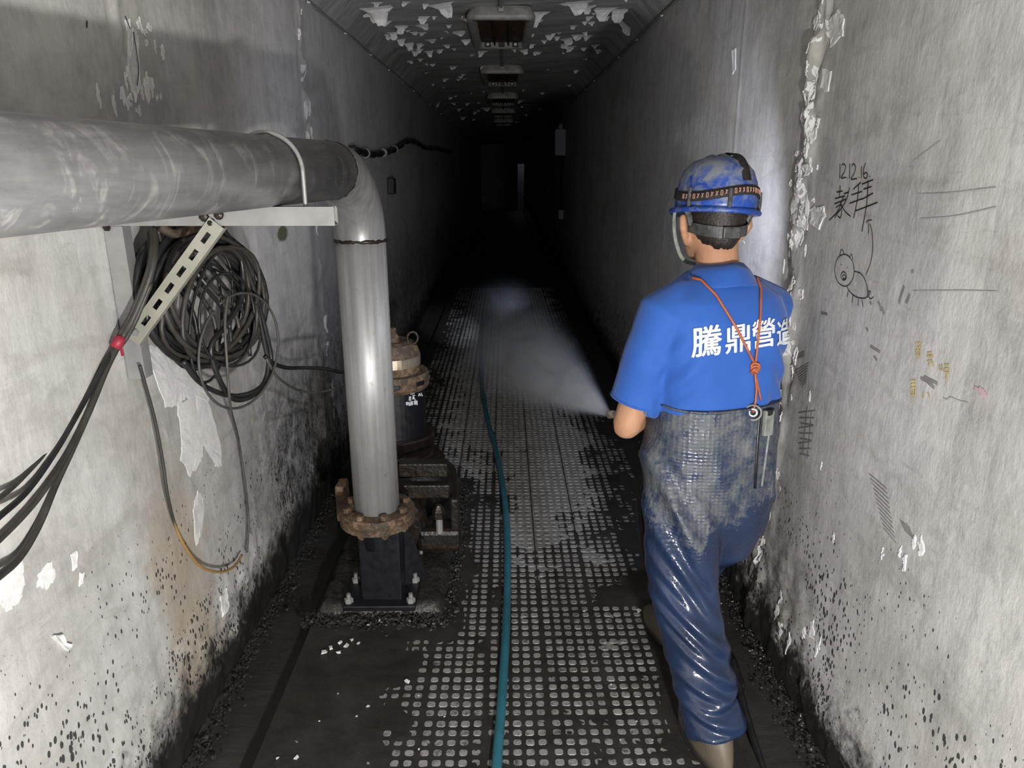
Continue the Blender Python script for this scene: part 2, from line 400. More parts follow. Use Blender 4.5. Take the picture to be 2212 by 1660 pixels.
# ------------------------------------------------------------------ the tunnel
XL, XR = -0.98, 0.97
def relief_left(y, z):
    y = np.asarray(y, float); z = np.asarray(z, float)
    d = .010 * (fbm(y * 1.7, z * 1.7, 3) - .5) + .004 * (fbm(y * 9, z * 9, 5) - .5)
    for yc, amp, sd in ((1.98, .016, 11), (3.75, .022, 12)):
        g = np.exp(-((y - yc - .10 * (fbm(z * 2.2, z * 0 + 3, sd) - .5)) / .035) ** 2)
        zm = sstep(1.75, 2.0, z) if yc < 3 else 1.0
        d = d + g * zm * amp * np.clip(fbm(y * 26, z * 14, sd + 1) - .34, -.2, 1) * 2.4
    # crusted foot of the wall
    d = d + sstep(.42, .08, z + .25 * (fbm(y * 5, z * 4, 21) - .5)) * .030 * fbm(y * 16, z * 16, 22)
    return d
def relief_right(y, z):
    y = np.asarray(y, float); z = np.asarray(z, float)
    d = .008 * (fbm(y * 1.7, z * 1.7, 33) - .5) + .003 * (fbm(y * 9, z * 9, 35) - .5)
    yc = 2.36 + .10 * (fbm(z * 2.0, z * 0 + 1, 41) - .5) + .05 * np.clip(1.5 - z, -1, 1)*0
    g = np.exp(-((y - yc) / .060) ** 2)
    d = d + g * .034 * np.clip(fbm(y * 26, z * 11, 42) - .34, -.2, 1) * 1.9 + g * .012 * (fbm(y * 60, z * 45, 43) - .5)
    g2 = np.exp(-((y - 3.15) / .012) ** 2)
    d = d + g2 * .006 * fbm(y * 30, z * 3, 45)
    d = d + sstep(.62, .08, z + .3 * (fbm(y * 5, z * 4, 51) - .5)) * sstep(1.6, 2.2, y) * .022 * fbm(y * 22, z * 18, 52)
    d = d + sstep(.32, .05, z + .2 * (fbm(y * 5, z * 4, 53) - .5)) * .030 * fbm(y * 16, z * 16, 54)
    return d
YS = np.concatenate([np.arange(-2.5, .5, .15), np.arange(.5, 4.6, .0125), np.arange(4.6, 9, .06), np.arange(9, 31.01, .5)])
def wall(name, X, sgn, rel, ztop, mat):
    zs = np.linspace(-.12, ztop, 205)
    Y, Z = np.meshgrid(YS, zs, indexing='ij')
    P = np.stack([X + sgn * rel(Y, Z), Y, Z], -1)
    v, f = grid(P)
    if sgn > 0: f = [q for q in f]
    else: f = [q[::-1] for q in f]
    n = len(v); # close the back so the wall has body
    o = obj(name, (v, f), mat, smooth=True, base=False); tag(o, kind='structure'); return o
wall_left = wall('wall_left', XL, 1, relief_left, 2.46, M_wl)
wall_right = wall('wall_right', XR, -1, relief_right, 2.56, M_wr)
# ceiling: two haunches and a flat soffit, one surface
prof = [(XL - .02, 2.44), (XL, 2.45), (-.86, 2.575)] + [(-.86 + 1.71 * t, 2.575 + .10 * t) for t in np.linspace(.08, .92, 14)] + [(.85, 2.675), (XR, 2.555), (XR + .02, 2.545)]
prof = np.array(prof)
def ceil_z(x): return float(np.interp(x, prof[:, 0], prof[:, 1]))
YC = np.concatenate([np.arange(-2.5, 2.5, .25), np.arange(2.5, 8, .05), np.arange(8, 31.01, .5)])
P = np.zeros((len(YC), len(prof), 3)); P[:, :, 0] = prof[None, :, 0]; P[:, :, 1] = YC[:, None]; P[:, :, 2] = prof[None, :, 1]
P[:, :, 2] += .012 * (fbm(P[:, :, 0] * 5, P[:, :, 1] * 9, 61) - .5) * (np.abs(P[:, :, 0]) < .9)
v, f = grid(P)
ceiling = tag(obj('ceiling', (v, f), M_ceil, base=False, smooth=True), kind='structure')
# floor: sub-base with the two gutters let into it
fl = [(XL - .03, -.075), (-.735, -.075), (-.715, -.006), (.715, -.006), (.735, -.075), (XR + .03, -.075)]
P = np.zeros((len(YS), len(fl), 3)); P[:, :, 1] = YS[:, None]
for i, (x, z) in enumerate(fl): P[:, i, 0] = x; P[:, i, 2] = z
P[:, 1:5, 0] += (.012 * (fbm(YS * 6, YS * 0, 71) - .5))[:, None]
v, f = grid(P)
floor = tag(obj('floor', (v, [q[::-1] for q in f]), M_conc, base=False), kind='structure')
# sludge lying in each gutter
def sludge(name, x0, x1, z0, sd, label):
    xs = np.linspace(x0, x1, 14); ys = np.concatenate([np.arange(0, 5, .03), np.arange(5, 31, .5)])
    Y, Xg = np.meshgrid(ys, xs, indexing='ij')
    Z = z0 + .014 * (fbm(Xg * 9, Y * 5, sd) - .5) + .02 * sstep(.3, 0, np.minimum(Xg - x0, x1 - Xg) / .1)
    v, f = grid(np.stack([Xg, Y, Z], -1)); o = obj(name, (v, [q[::-1] for q in f]), M_sludge, smooth=True, base=False)
    return tag(o, label, 'sludge', kind='stuff')
sludge('gutter_sludge', XL + .012, -.725, -.05, 81, 'black sludge lying in the gutter beside the pump')
sludge('gutter_sludge', .725, XR - .012, -.045, 82, 'black sludge in the gutter at the worker\'s right foot')

# studded floor tiles
T = .2
def tile_mesh(var):
    rr = random.Random(var); mb = MB(); g = .0030; h0 = 0.0
    s = T - 2 * g
    v, f = box((0, 0, h0 - .004), (s, s, .008)); mb.add((v, [q for q in f[1:]]))
    for i in range(5):
        for j in range(5):
            cx = (i - 2) * .0385; cy = (j - 2) * .0385; hx, hy, ch = .0128, .0115, .005
            hx *= rr.uniform(.94, 1.05); hy *= rr.uniform(.94, 1.05)
            ring = [(-hx, -hy + ch), (-hx + ch, -hy), (hx - ch, -hy), (hx, -hy + ch), (hx, hy - ch), (hx - ch, hy), (-hx + ch, hy), (-hx, hy - ch)]
            n0 = len(mb.v)
            for zz, k in ((h0, 1.12), (h0 + .0034, .93)):
                for (a, b) in ring: mb.v.append((cx + a * k, cy + b * k, zz))
            for k in range(8): mb.f.append((n0 + k, n0 + (k + 1) % 8, n0 + 8 + (k + 1) % 8, n0 + 8 + k))
            mb.f.append(tuple(n0 + 8 + k for k in range(8)))
    me = bpy.data.meshes.new('stud_tile'); me.from_pydata(mb.v, [], mb.f); me.materials.append(M_tile); return me
tmes = [tile_mesh(i) for i in range(4)]
X0 = onz(1193, 1657).x; Y0 = onz(1190, 1552).y
cols = [X0 + T * k for k in range(-4, 3)]   # left edges
nrow = 42
for j in range(-1, nrow):
    for x in cols:
        cx = x + T / 2; cy = Y0 + T * j + T / 2
        if cx - T / 2 < -.76 or cx + T / 2 > .76: continue
        if -.75 < cx < -.26 and 2.45 < cy < 3.5: continue     # hidden under the pump plinth
        o = bpy.data.objects.new('tile', tmes[random.randrange(4)]); C.objects.link(o)
        o.location = (cx, cy, random.uniform(-.0006, .0006)); o.rotation_euler = (random.uniform(-.002, .002), random.uniform(-.002, .002), 0); o.parent = floor
# mud filling the joints between the studs and lying thicker at both sides
def mud_h(x, y):
    n = fbm(x * 6, y * 4, 91, 5); n2 = fbm(x * 22, y * 22, 95, 4)
    left = sstep(-.16, -.52, x + .34 * (n - .5)); right = np.maximum(sstep(.36, .62, x + .30 * (n - .5)), sstep(.66, .72, x))
    near = sstep(3.6, 2.2, y)
    edge = np.maximum(left * (.45 + .55 * near), right * (.6 + .4 * near))
    yw = y + 1.1 * (fbm(x * 7, y * 5, 93, 5) - .5); xw = x + .25 * (fbm(x * 9, y * 6, 97, 5) - .5)
    clean = np.maximum(sstep(2.55, 3.5, yw) * sstep(-.10, .10, xw) * sstep(.56, .36, xw), sstep(3.5, 4.3, yw) * sstep(-.55, -.30, xw) * sstep(.72, .52, xw))
    h = .0016 + .0034 * edge + .0034 * (n - .5) + .0046 * (n2 - .5)
    h = h + .0035 * sstep(1.5, 1.2, y) * 0
    fl = np.exp(-((x + .05 - .02 * np.sin(y * 3)) / .06) ** 2) * (y < 4.5) * .0012
    h = h + fl - .0036 * clean * (1 - .7 * edge)
    pl = np.exp(-((np.clip(np.abs(x + .49) - .27, 0, 9)) / .06) ** 2 - (np.clip(np.abs(y - 2.95) - .62, 0, 9) / .07) ** 2)
    return h + .006 * pl * (.5 + n)
xs = np.arange(-.737, .74, .0095); ys = np.concatenate([np.arange(1.35, 4.2, .0095), np.arange(4.2, 10, .03), np.arange(10, 18, .2)])
Yg, Xg = np.meshgrid(ys, xs, indexing='ij'); Zg = mud_h(Xg, Yg)
v, f = grid(np.stack([Xg, Yg, Zg], -1))
tag(obj('mud_film', (v, [q[::-1] for q in f]), M_mud, smooth=True, base=False), 'thin black mud filling the gaps between the floor tile studs', 'mud', kind='stuff')

# rubble lines
def chunk(c, s, rr):
    v = []
    for x in (-1, 1):
        for y in (-1, 1):
            for z in (-1, 1): v.append((c[0] + x * s * rr.uniform(.3, 1), c[1] + y * s * rr.uniform(.3, 1), c[2] + z * s * rr.uniform(.2, .7)))
    return v, [(0, 1, 3, 2), (4, 6, 7, 5), (0, 4, 5, 1), (2, 3, 7, 6), (0, 2, 6, 4), (1, 5, 7, 3)]
def rubble(name, fn, n, s0, s1, mat, label, sd):
    rr = random.Random(sd); mb = MB()
    for i in range(n):
        c = fn(rr); mb.add(chunk(c, rr.uniform(s0, s1) * (2 if rr.random() < .06 else 1), rr))
    return tag(obj(name, mb.get(), mat, base=False), label, 'rubble', kind='stuff')
rubble('gutter_rubble', lambda r: (XR - .025 - abs(r.gauss(0, .035)), r.uniform(1.3, 5), -.035 + r.uniform(0, .03)), 1900, .0015, .0055, M_rubble, 'wet dark crumbs heaped along the foot of the right wall', 1)
rubble('gutter_rubble', lambda r: (XL + .03 + abs(r.gauss(0, .03)), r.uniform(1.2, 4.5), -.045 + r.uniform(0, .03)), 1500, .0015, .0055, M_rubble, 'wet dark crumbs along the foot of the left wall', 2)
rubble('plinth_rubble', lambda r: (r.uniform(-.76, -.22), 2.33 + r.gauss(0, .022), .004 + r.uniform(0, .03)), 900, .002, .008, M_rubble, 'broken wet crumbs along the front of the pump plinth', 3)
rubble('plinth_rubble', lambda r: (-.215 + r.gauss(0, .014), r.uniform(2.33, 3.5), .004 + r.uniform(0, .025)), 650, .0015, .006, M_rubble, 'wet crumbs along the right edge of the pump plinth', 4)
# pale chips
chip_me = []
for k in range(5):
    rr = random.Random(100 + k); v, f = chunk((0, 0, 0), .5, rr); me = bpy.data.meshes.new('plaster_chip'); me.from_pydata(v, [], f); me.materials.append(M_chip); chip_me.append(me)
spots = [(880, 1475, .022), (1380, 1322, .024), (1262, 1322, .012), (905, 1110, .012), (735, 1390, .02), (748, 1398, .02), (760, 1385, .016), (715, 1402, .02), (775, 1392, .014), (700, 1412, .024), (732, 1412, .02),
         (905, 1505, .008), (795, 1528, .012), (770, 1550, .010), (960, 1550, .007), (640, 1640, .016), (600, 1640, .012), (845, 1330, .012), (1000, 1030, .009), (1320, 1480, .008), (1375, 1560, .006), (1432, 1290, .008), (905, 1620, .007), (690, 1560, .008), (1410, 1600, .006), (1340, 1600, .006), (730, 1500, .007)]
TINY = {11: 'tiny white chip just right of the biggest chip left of the teal hose', 12: 'small white chip between the pump plinth and the bottom edge, left of the biggest chip', 13: 'small white chip lower left of the biggest chip', 14: 'tiny white chip below the biggest chip, close to the teal hose', 15: 'pale chip nearest the bottom edge beside the left gutter', 16: 'pale chip nearest the left gutter at the bottom edge',
        17: 'pale chip on the front edge of the pump plinth', 18: 'tiny white chip on the tiles just right of the pump coupling', 19: 'tiny white chip midway between the teal hose and the worker\'s boot', 20: 'tiny white chip before the worker\'s trailing leg', 21: 'tiny white chip on the mud beside the worker\'s shin', 22: 'tiny white chip left of the teal hose at the bottom edge', 23: 'tiny white chip on the muddy corner near the left gutter',
        24: 'tiny white chip beside the worker\'s trailing boot', 25: 'tiny white chip right of the teal hose near the bottom edge', 26: 'tiny white chip on the mud below the little heap'}
for i, (px, py, s) in enumerate(spots):
    p = onz(px, py, .004)
    if not (-.72 < p.x < .72): continue
    o = bpy.data.objects.new('plaster_chip', chip_me[i % 5]); C.objects.link(o)
    o.scale = (s, s * random.uniform(.6, 1.1), s * .7); o.location = (p.x, p.y, .0045 + s * .2); o.rotation_euler = (0, 0, random.uniform(0, 6))
    lab = {0: 'white plaster chip on the tiles left of the teal hose, the biggest there', 1: 'white plaster chip on the floor beside the worker\'s left boot', 2: 'white plaster chip on the bare mud edge, right of the teal hose', 3: 'white plaster chip at the foot of the pump coupling'}.get(i)
    if lab is None: lab = 'white plaster chip in the little heap before the pump plinth' if 4 <= i <= 10 else TINY[i]
    tag(o, lab, 'plaster chip', 'white plaster chips on the floor')

# ------------------------------------------------------------------ peeling paint
def ceiling_flake(x, y, sz, droop, ang, sd):
    "sheet of paint still stuck along one edge, curling down to a torn tip"
    rr = random.Random(sd); nu, nv = 4, 4; top = []
    for j in range(nv + 1):
        t = j / nv; row = []
        wdt = sz * (1 - .75 * t ** rr.uniform(.8, 2.2)) * rr.uniform(.8, 1.1)
        for i in range(nu + 1):
            u = (i / nu - .5) * wdt + rr.uniform(-.07, .07) * sz
            a = t * droop; run = sz * .75 * (math.sin(a) / max(droop, .2)) ; drop = sz * .75 * (1 - math.cos(a)) / max(droop, .2)
            lx = u; ly = run + rr.uniform(-.05, .05) * sz
            X = x + lx * math.cos(ang) - ly * math.sin(ang); Y = y + lx * math.sin(ang) + ly * math.cos(ang)
            X = min(max(X, XL + .03), XR - .03)
            row.append(Vector((X, Y, ceil_z(X) - .004 - drop - rr.uniform(0, .02) * sz * t)))
        top.append(row)
    n = (nu + 1) * (nv + 1); v = [p for r in top for p in r]; v += [p + Vector((0, 0, -.0012)) for p in v]; f = []
    for j in range(nv):
        for i in range(nu):
            a = j * (nu + 1) + i; q = (a, a + 1, a + nu + 2, a + nu + 1); f.append(q); f.append(tuple(k + n for k in q[::-1]))
    b = [i for i in range(nu + 1)] + [(j + 1) * (nu + 1) - 1 for j in range(1, nv + 1)] + [nv * (nu + 1) + i for i in range(nu - 1, -1, -1)] + [j * (nu + 1) for j in range(nv - 1, 0, -1)]
    for k in range(len(b)): a, c = b[k], b[(k + 1) % len(b)]; f.append((a, a + n, c + n, c))
    return v, f
fk = [(810, 20, .26, 1.4), (800, 35, .14, 1.5), (950, 12, .22, 1.2), (835, 50, .1, .9), (870, 60, .14, 1.3), (915, 40, .12, 1.2), (910, 58, .13, .7), (912, 75, .10, .5), (850, 75, .13, 1.4), (865, 90, .12, 1.5), (880, 98, .14, 1.3), (840, 80, .10, 1.3),
      (897, 115, .12, 1.1), (925, 115, .14, 1.2), (950, 112, .08, 1.1), (990, 72, .14, .6), (1005, 90, .10, 1.5), (1042, 115, .13, 1.2), (1130, 112, .12, 1.1), (1150, 100, .09, 1.2), (1170, 30, .16, 1.2), (1160, 48, .12, 1.3), (1145, 78, .10, 1.4), (1250, 8, .22, 1.0), (1265, 18, .16, .8), (1310, 22, .20, 1.4), (1275, 40, .09, 1.0), (1276, 52, .08, 1.1), (1340, 25, .20, 1.5), (1347, 50, .16, 1.5),
      (1188, 80, .10, 1.4), (1222, 88, .17, .9), (1250, 80, .14, .9), (1270, 82, .11, 1.0), (1235, 105, .14, 1.0), (1262, 108, .08, 1.2), (1285, 102, .10, 1.0), (1292, 112, .10, 1.3), (1220, 100, .12, .8), (1175, 92, .07, 1.2), (1205, 84, .08, 1.2), (960, 102, .07, .8), (930, 90, .12, .5), (1110, 112, .06, 1.1),
      (935, 143, .08, .8), (980, 148, .12, .8), (965, 175, .12, .8), (990, 176, .08, .7), (1045, 148, .12, 1.1), (1105, 150, .10, 1.5), (1245, 157, .09, 1.2), (1170, 205, .10, 1.0), (985, 212, .08, .7), (1125, 222, .20, .8), (1048, 238, .24, .8), (978, 228, .12, .9), (1012, 228, .14, .9), (993, 240, .14, 1.0), (945, 238, .12, 1.0), (1028, 247, .14, 1.1), (1000, 258, .20, 1.0), (1135, 252, .14, 1.0), (1165, 240, .12, .9), (1182, 230, .14, .9), (1130, 233, .12, .9), (1025, 262, .14, 1.0), (1090, 262, .2, .8), (915, 250, .12, 1.0), (1115, 268, .14, .9)]
k = 0
for px, py, sz, dr in fk:
    d = ray(px, py - 6)
    x = y = 0
    for zc in (2.62,):
        s = (zc - CAM_H) / d.z; x = d.x * s
        s = (ceil_z(max(-.97, min(.96, x))) - CAM_H) / d.z; x = d.x * s; y = d.y * s
    if abs(x) > .95 or y > 30: continue
    obj('paint_flake', ceiling_flake(x, y, sz * .72, dr, random.uniform(-.5, .5), k), M_flake, ceiling); k += 1
for i in range(70):
    y = random.uniform(4.0, 7.0) if i < 45 else random.uniform(7, 14); x = random.choice([-1, 1]) * random.uniform(.25, .85)
    obj('paint_flake', ceiling_flake(x, y, random.uniform(.025, .07), random.uniform(.3, 1.4), random.uniform(-.8, .8), 500 + i), M_flake, ceiling)

def wall_patch(pts_yz, side, lift, sd, name='paint_flake', mat=None, par=None, ragged=.010, sub=5):
    "thin ragged sheet of plaster on a wall, following its relief; its edge stands proud"
    rr = random.Random(sd); X = XL if side < 0 else XR; rel = relief_left if side < 0 else relief_right; sg = 1 if side < 0 else -1
    ring = []
    n = len(pts_yz)
    for i in range(n):
        a = Vector((*pts_yz[i], 0)); b = Vector((*pts_yz[(i + 1) % n], 0))
        for k in range(sub):
            q = a.lerp(b, k / sub); ring.append((q.x + rr.uniform(-1, 1) * ragged, q.y + rr.uniform(-1, 1) * ragged))
    c = (sum(p[0] for p in ring) / len(ring), sum(p[1] for p in ring) / len(ring)); m = len(ring); v = []; f = []
    lv = [(0.0, 1.0), (lift, 1.0), (lift * .8 + .001, .82), (.0022, .5), (.002, .22)]
    for off, sc in lv:
        for (y, z) in ring:
            yy = c[0] + (y - c[0]) * sc; zz = c[1] + (z - c[1]) * sc
            o = off if off == 0 else off * rr.uniform(.35, 1.0) if sc > .8 else off
            v.append((X + sg * (float(rel(yy, zz)) + o), yy, zz))
    for L in range(len(lv) - 1):
        for k in range(m): f.append((L * m + k, L * m + (k + 1) % m, (L + 1) * m + (k + 1) % m, (L + 1) * m + k))
    f.append(tuple((len(lv) - 1) * m + k for k in range(m)))
    if sg < 0: pass
    return obj(name, (v, f), mat or M_flake, par or (wall_left if side < 0 else wall_right))
def px_patch(poly, side, lift, sd, mat, ragged=.006, name='plaster_patch', sub=5):
    X = XL if side < 0 else XR; pts = [onx(a, b, X) for a, b in poly]
    return wall_patch([(p.y, p.z) for p in pts], side, lift, sd, name, mat, None, ragged, sub)
# left wall: white undercoat showing through
px_patch([(305, 745), (330, 800), (360, 880), (385, 875), (400, 860), (450, 870), (455, 835), (400, 790), (340, 750)], -1, .003, 1, M_plaster)
px_patch([(385, 875), (392, 960), (390, 990), (410, 1028), (432, 1000), (436, 968), (456, 965), (462, 1010), (476, 1005), (474, 955), (450, 865), (420, 850)], -1, .003, 2, M_plaster)
px_patch([(0, 1245), (45, 1215), (52, 1260), (40, 1310), (10, 1318), (0, 1290)], -1, .003, 3, M_plaster)
px_patch([(85, 1235), (112, 1210), (120, 1250), (100, 1272), (80, 1270)], -1, .003, 4, M_plaster, .004)
px_patch([(153, 1200), (168, 1190), (165, 1225), (158, 1235)], -1, .003, 5, M_plaster, .003, sub=3)
px_patch([(172, 1240), (183, 1237), (178, 1262), (170, 1268)], -1, .003, 6, M_plaster, .003, sub=3)
px_patch([(272, 130), (280, 60), (292, 70), (300, 180), (290, 220), (272, 170)], -1, .008, 7, M_flake, .005)
px_patch([(470, 1290), (482, 1270), (486, 1310), (472, 1335)], -1, .006, 8, M_flake, .004)
px_patch([(110, 1375), (125, 1370), (150, 1395), (140, 1408)], -1, .012, 9, M_flake, .004, sub=3)
px_patch([(425, 1000 + 60), (440, 1080), (432, 1160), (420, 1180), (416, 1100)], -1, .003, 10, M_flake, .005)
# right wall: loose paint along the joint
px_patch([(1722, 400), (1742, 395), (1752, 440), (1745, 500), (1720, 478), (1710, 450)], 1, .003, 21, M_plaster, .004)
px_patch([(1755, 450), (1780, 445), (1786, 465), (1770, 500), (1752, 480)], 1, .006, 22, M_plaster, .005)
px_patch([(1790, 45), (1812, 20), (1826, 40), (1822, 75), (1795, 100), (1788, 75)], 1, .005, 23, M_flake, .006)
px_patch([(1780, 150), (1796, 155), (1790, 200), (1776, 190)], 1, .004, 24, M_flake, .004, sub=3)
px_patch([(1583, 108), (1590, 105), (1590, 150), (1584, 160)], 1, .006, 25, M_plaster, .002, sub=3)
px_patch([(1740, 360), (1758, 352), (1760, 372), (1746, 380)], 1, .005, 26, M_flake, .003, sub=3)
rr = random.Random(5)
for i in range(190):
    z = rr.uniform(.25, 2.45); y = 2.36 + .10 * (float(fbm(z * 2.0, 1.0, 41)) - .5) + rr.gauss(0, .04); a = rr.uniform(.003, .013); b = rr.uniform(.006, .030)
    wall_patch([(y - a, z - b * .3), (y - a * .2, z - b), (y + a, z - b * .2), (y + a * .6, z + b), (y - a * .7, z + b * .7)], 1, rr.uniform(.0015, .006), 200 + i, 'paint_flake', M_flake if rr.random() < .75 else M_plaster, None, a * .45, 3)
for i in range(26):
    z = rr.uniform(.2, 2.4); y = 3.75 + .10 * (float(fbm(z * 2.2, 3.0, 12)) - .5) + rr.gauss(0, .03); a = rr.uniform(.004, .018); b = rr.uniform(.01, .05)
    wall_patch([(y - a, z - b * .3), (y, z - b), (y + a, z), (y + a * .6, z + b), (y - a * .7, z + b * .7)], -1, rr.uniform(.003, .012), 300 + i, 'paint_flake', M_flake, None, .004, 2)
for (px, py, s) in [(1905, 1195, .014), (1955, 1215, .02), (1975, 1170, .016), (1990, 1180, .02), (1945, 1190, .012), (1775, 1005, .012), (1745, 1370, .02), (1770, 1400, .03), (1760, 1360, .03), (1690, 1320, .03), (1700, 1360, .03), (1720, 1390, .025), (1695, 1290, .02), (1750, 855, .014), (1800, 1160, .016)]:
    p = onx(px, py, XR)
    wall_patch([(p.y - s * .4, p.z), (p.y, p.z - s * 1.4), (p.y + s * .5, p.z), (p.y + s * .1, p.z + s * 1.2)], 1, .002, int(px), 'paint_flake', M_plaster, None, s * .38, 4)

# ------------------------------------------------------------------ writing on the right wall
def ribbon(pts, wd, side=1, off=.0016):
    X = XL if side < 0 else XR; rel = relief_left if side < 0 else relief_right; sg = 1 if side < 0 else -1
    P = []
    for i in range(len(pts) - 1):
        a, b = pts[i], pts[i + 1]; L = math.hypot(b[0] - a[0], b[1] - a[1]); n = max(1, int(L / .008))
        for k in range(n): P.append((a[0] + (b[0] - a[0]) * k / n, a[1] + (b[1] - a[1]) * k / n))
    P.append(pts[-1]); v = []; f = []
    for i, p in enumerate(P):
        q0 = P[max(i - 1, 0)]; q1 = P[min(i + 1, len(P) - 1)]; d = Vector((q1[0] - q0[0], q1[1] - q0[1])); d = d.normalized() if d.length > 1e-9 else Vector((1, 0))
        for s in (-1, 1):
            y = p[0] - d.y * s * wd / 2; z = p[1] + d.x * s * wd / 2; v.append((X + sg * (float(rel(y, z)) + off), y, z))
    for i in range(len(P) - 1): f.append((2 * i, 2 * i + 1, 2 * i + 3, 2 * i + 2))
    return v, f
def zr(x, y): p = onx(1650 + .3614 * x, 300 + .3614 * y, XR); return (p.y, p.z)
def zq(x, y): p = onx(1600 + .482 * x, 860 + .482 * y, XR); return (p.y, p.z)
def writing(name, strokes, wd, mat, label, conv=zr, sm=True):
    mb = MB()
    for s in strokes:
        p = [conv(*q) for q in s]
        if len(p) > 2 and sm: p = [(q.x, q.y) for q in crom([(a, b, 0) for a, b in p], 6)]
        mb.add(ribbon(p, wd))
    return tag(obj(name, mb.get(), mat, wall_right), label)
writing('marker_date', [[(458, 148), (457, 238)], [(468, 160), (480, 150), (492, 165), (486, 198), (466, 234), (495, 231)], [(501, 232), (502, 238)], [(518, 148), (516, 240)], [(530, 165), (542, 150), (553, 168), (546, 204), (527, 242), (562, 237)], [(573, 228), (574, 235)],
        [(590, 165), (588, 237)], [(614, 145), (602, 185), (602, 226), (614, 237), (625, 218), (616, 202), (603, 214)], [(636, 222), (637, 229)]], .0032, M_ink, 'date 12.12.16. in black marker')
writing('marker_characters', [[(461, 280), (457, 350)], [(440, 320), (476, 312)], [(432, 358), (490, 342)], [(428, 390), (496, 362)], [(484, 340), (450, 430), (395, 488)], [(518, 292), (494, 375), (430, 472)], [(462, 378), (488, 430), (522, 465)], [(438, 412), (470, 396), (466, 470), (448, 462)], [(484, 330), (512, 318)],
        [(585, 260), (540, 302)], [(530, 336), (590, 315)], [(518, 387), (592, 358)], [(572, 272), (562, 370), (540, 475)], [(590, 272), (656, 245)], [(600, 302), (646, 286)], [(588, 363), (656, 325)], [(553, 431), (684, 380)], [(627, 250), (616, 400), (589, 556)]], .0034, M_ink, 'two handwritten characters in black marker', sm=True)
el = lambda cx, cy, rx, ry, n=20, a0=0: [(cx + rx * math.cos(a0 + 2 * math.pi * k / n), cy + ry * math.sin(a0 + 2 * math.pi * k / n)) for k in range(n + 1)]
writing('pig_doodle', [el(485, 787, 57, 95), [(458, 703), (470, 662), (487, 692)], [(514, 714), (528, 690), (536, 726)], [(466, 750), (468, 756)], [(501, 768), (503, 774)], el(480, 821, 16, 25), el(482, 826, 8, 13, 12),
        [(541, 793), (580, 806), (610, 850), (626, 915), (616, 950), (570, 951), (525, 926), (494, 882)], [(506, 905), (498, 946)], [(534, 938), (528, 979)], [(568, 958), (566, 1000)], [(588, 962), (597, 1006)], [(624, 950), (630, 915), (641, 915), (632, 945), (645, 957), (661, 944)],
        [(612, 815), (640, 745), (655, 650), (650, 560), (638, 508)], [(614, 505), (622, 492), (649, 485)], [(630, 500), (628, 568)]], .0026, M_ink, 'line doodle of a pig with an arrow')
writing('yellow_scrawl', [[(912, 1226), (942, 1226)], [(920, 1213), (920, 1250)], [(935, 1213), (935, 1250)], [(912, 1250), (942, 1250)], [(914, 1266), (914, 1300), (936, 1300), (936, 1266), (914, 1266)], [(925, 1250), (925, 1318)],
        [(980, 1285), (1005, 1278)], [(978, 1302), (1014, 1300)], [(980, 1332), (1010, 1326)], [(996, 1328), (988, 1362)], [(1010, 1334), (1016, 1362)], [(1054, 1350), (1054, 1382), (1070, 1385), (1068, 1350)], [(1085, 1352), (1112, 1354)], [(1085, 1374), (1112, 1378), (1108, 1402), (1085, 1398), (1085, 1374)], [(1098, 1400), (1096, 1442)],
        [(880, 1450), (912, 1450)], [(884, 1470), (908, 1470)], [(882, 1490), (908, 1490), (908, 1532), (882, 1536), (882, 1490)], [(895, 1440), (895, 1552)], [(955, 1518), (956, 1552)], [(984, 1518), (996, 1552)]], .005, M_yel, 'faded yellow crayon characters', sm=False)
writing('red_smear', [[(1262, 1492), (1290, 1505), (1330, 1530)], [(1288, 1490), (1320, 1515)], [(1300, 1520), (1335, 1545)]], .009, M_redc, 'small faded red smear')
writing('pencil_line', [[(885, 180), (905, 130), (1060, 10)], [(915, 265), (922, 505)], [(918, 332), (1130, 322), (1400, 290)], [(940, 480), (1150, 462), (1400, 408)], [(900, 910), (1200, 908), (1400, 915)], [(1075, 1550), (1095, 1560), (1120, 1545), (1150, 1560), (1180, 1570), (1230, 1590), (1232, 1660)]], .0022, M_pencil, 'faint pencil lines')
hs = []
for k in range(12): x = 575 + k * 6; y = 340 + k * 22; hs.append([(x, y), (x + 78 - k * 2, y + 68)])
for k in range(6): hs.append([(715 + 8 * k, 545 + 6 * k), (740 + 8 * k, 600 + 8 * k)])
writing('scuff_mark', hs, .0032, M_scuff, 'row of slanting dark scuffs', zq)
hs = []
for k in range(9): y = 55 + k * 23; hs.append([(262 + k * 3 % 9, y + 12), (335 - k * 3, y + 2 + (k % 3) * 10)])
hs += [[(300, 40), (280, 250)], [(320, 60), (300, 270)]]
writing('scuff_mark', hs, .0036, M_scuff, 'dark hatched scuffs beside the worker', zq)
hs = [[(190 + 6 * k, 1390 + 14 * k), (270 - 2 * k, 1340 + 16 * k)] for k in range(8)] + [[(190, 1300 + 10 * k), (245, 1270 + 14 * k)] for k in range(3)]
writing('scuff_mark', hs, .0036, M_scuff, 'grey slanting scuffs near the worker\'s elbow')
writing('scuff_mark', [[(940, 1430), (1010, 1470)], [(960, 1425), (1040, 1465)], [(985, 1460), (1020, 1490)]], .008, M_scuff, 'short dark smudge')
writing('scuff_mark', [[(690, 975), (700, 1000), (705, 1030)], [(712, 1010), (725, 1050)], [(845, 880), (820, 960), (815, 985)], [(880, 930), (855, 985)], [(640, 975), (648, 990)], [(888, 800), (904, 790)], [(615, 1130), (628, 1150)], [(640, 1240), (700, 1275)], [(665, 1300), (680, 1325)], [(345, 1040), (385, 1050)]], .008, M_scuff, 'short dark rubbed marks')

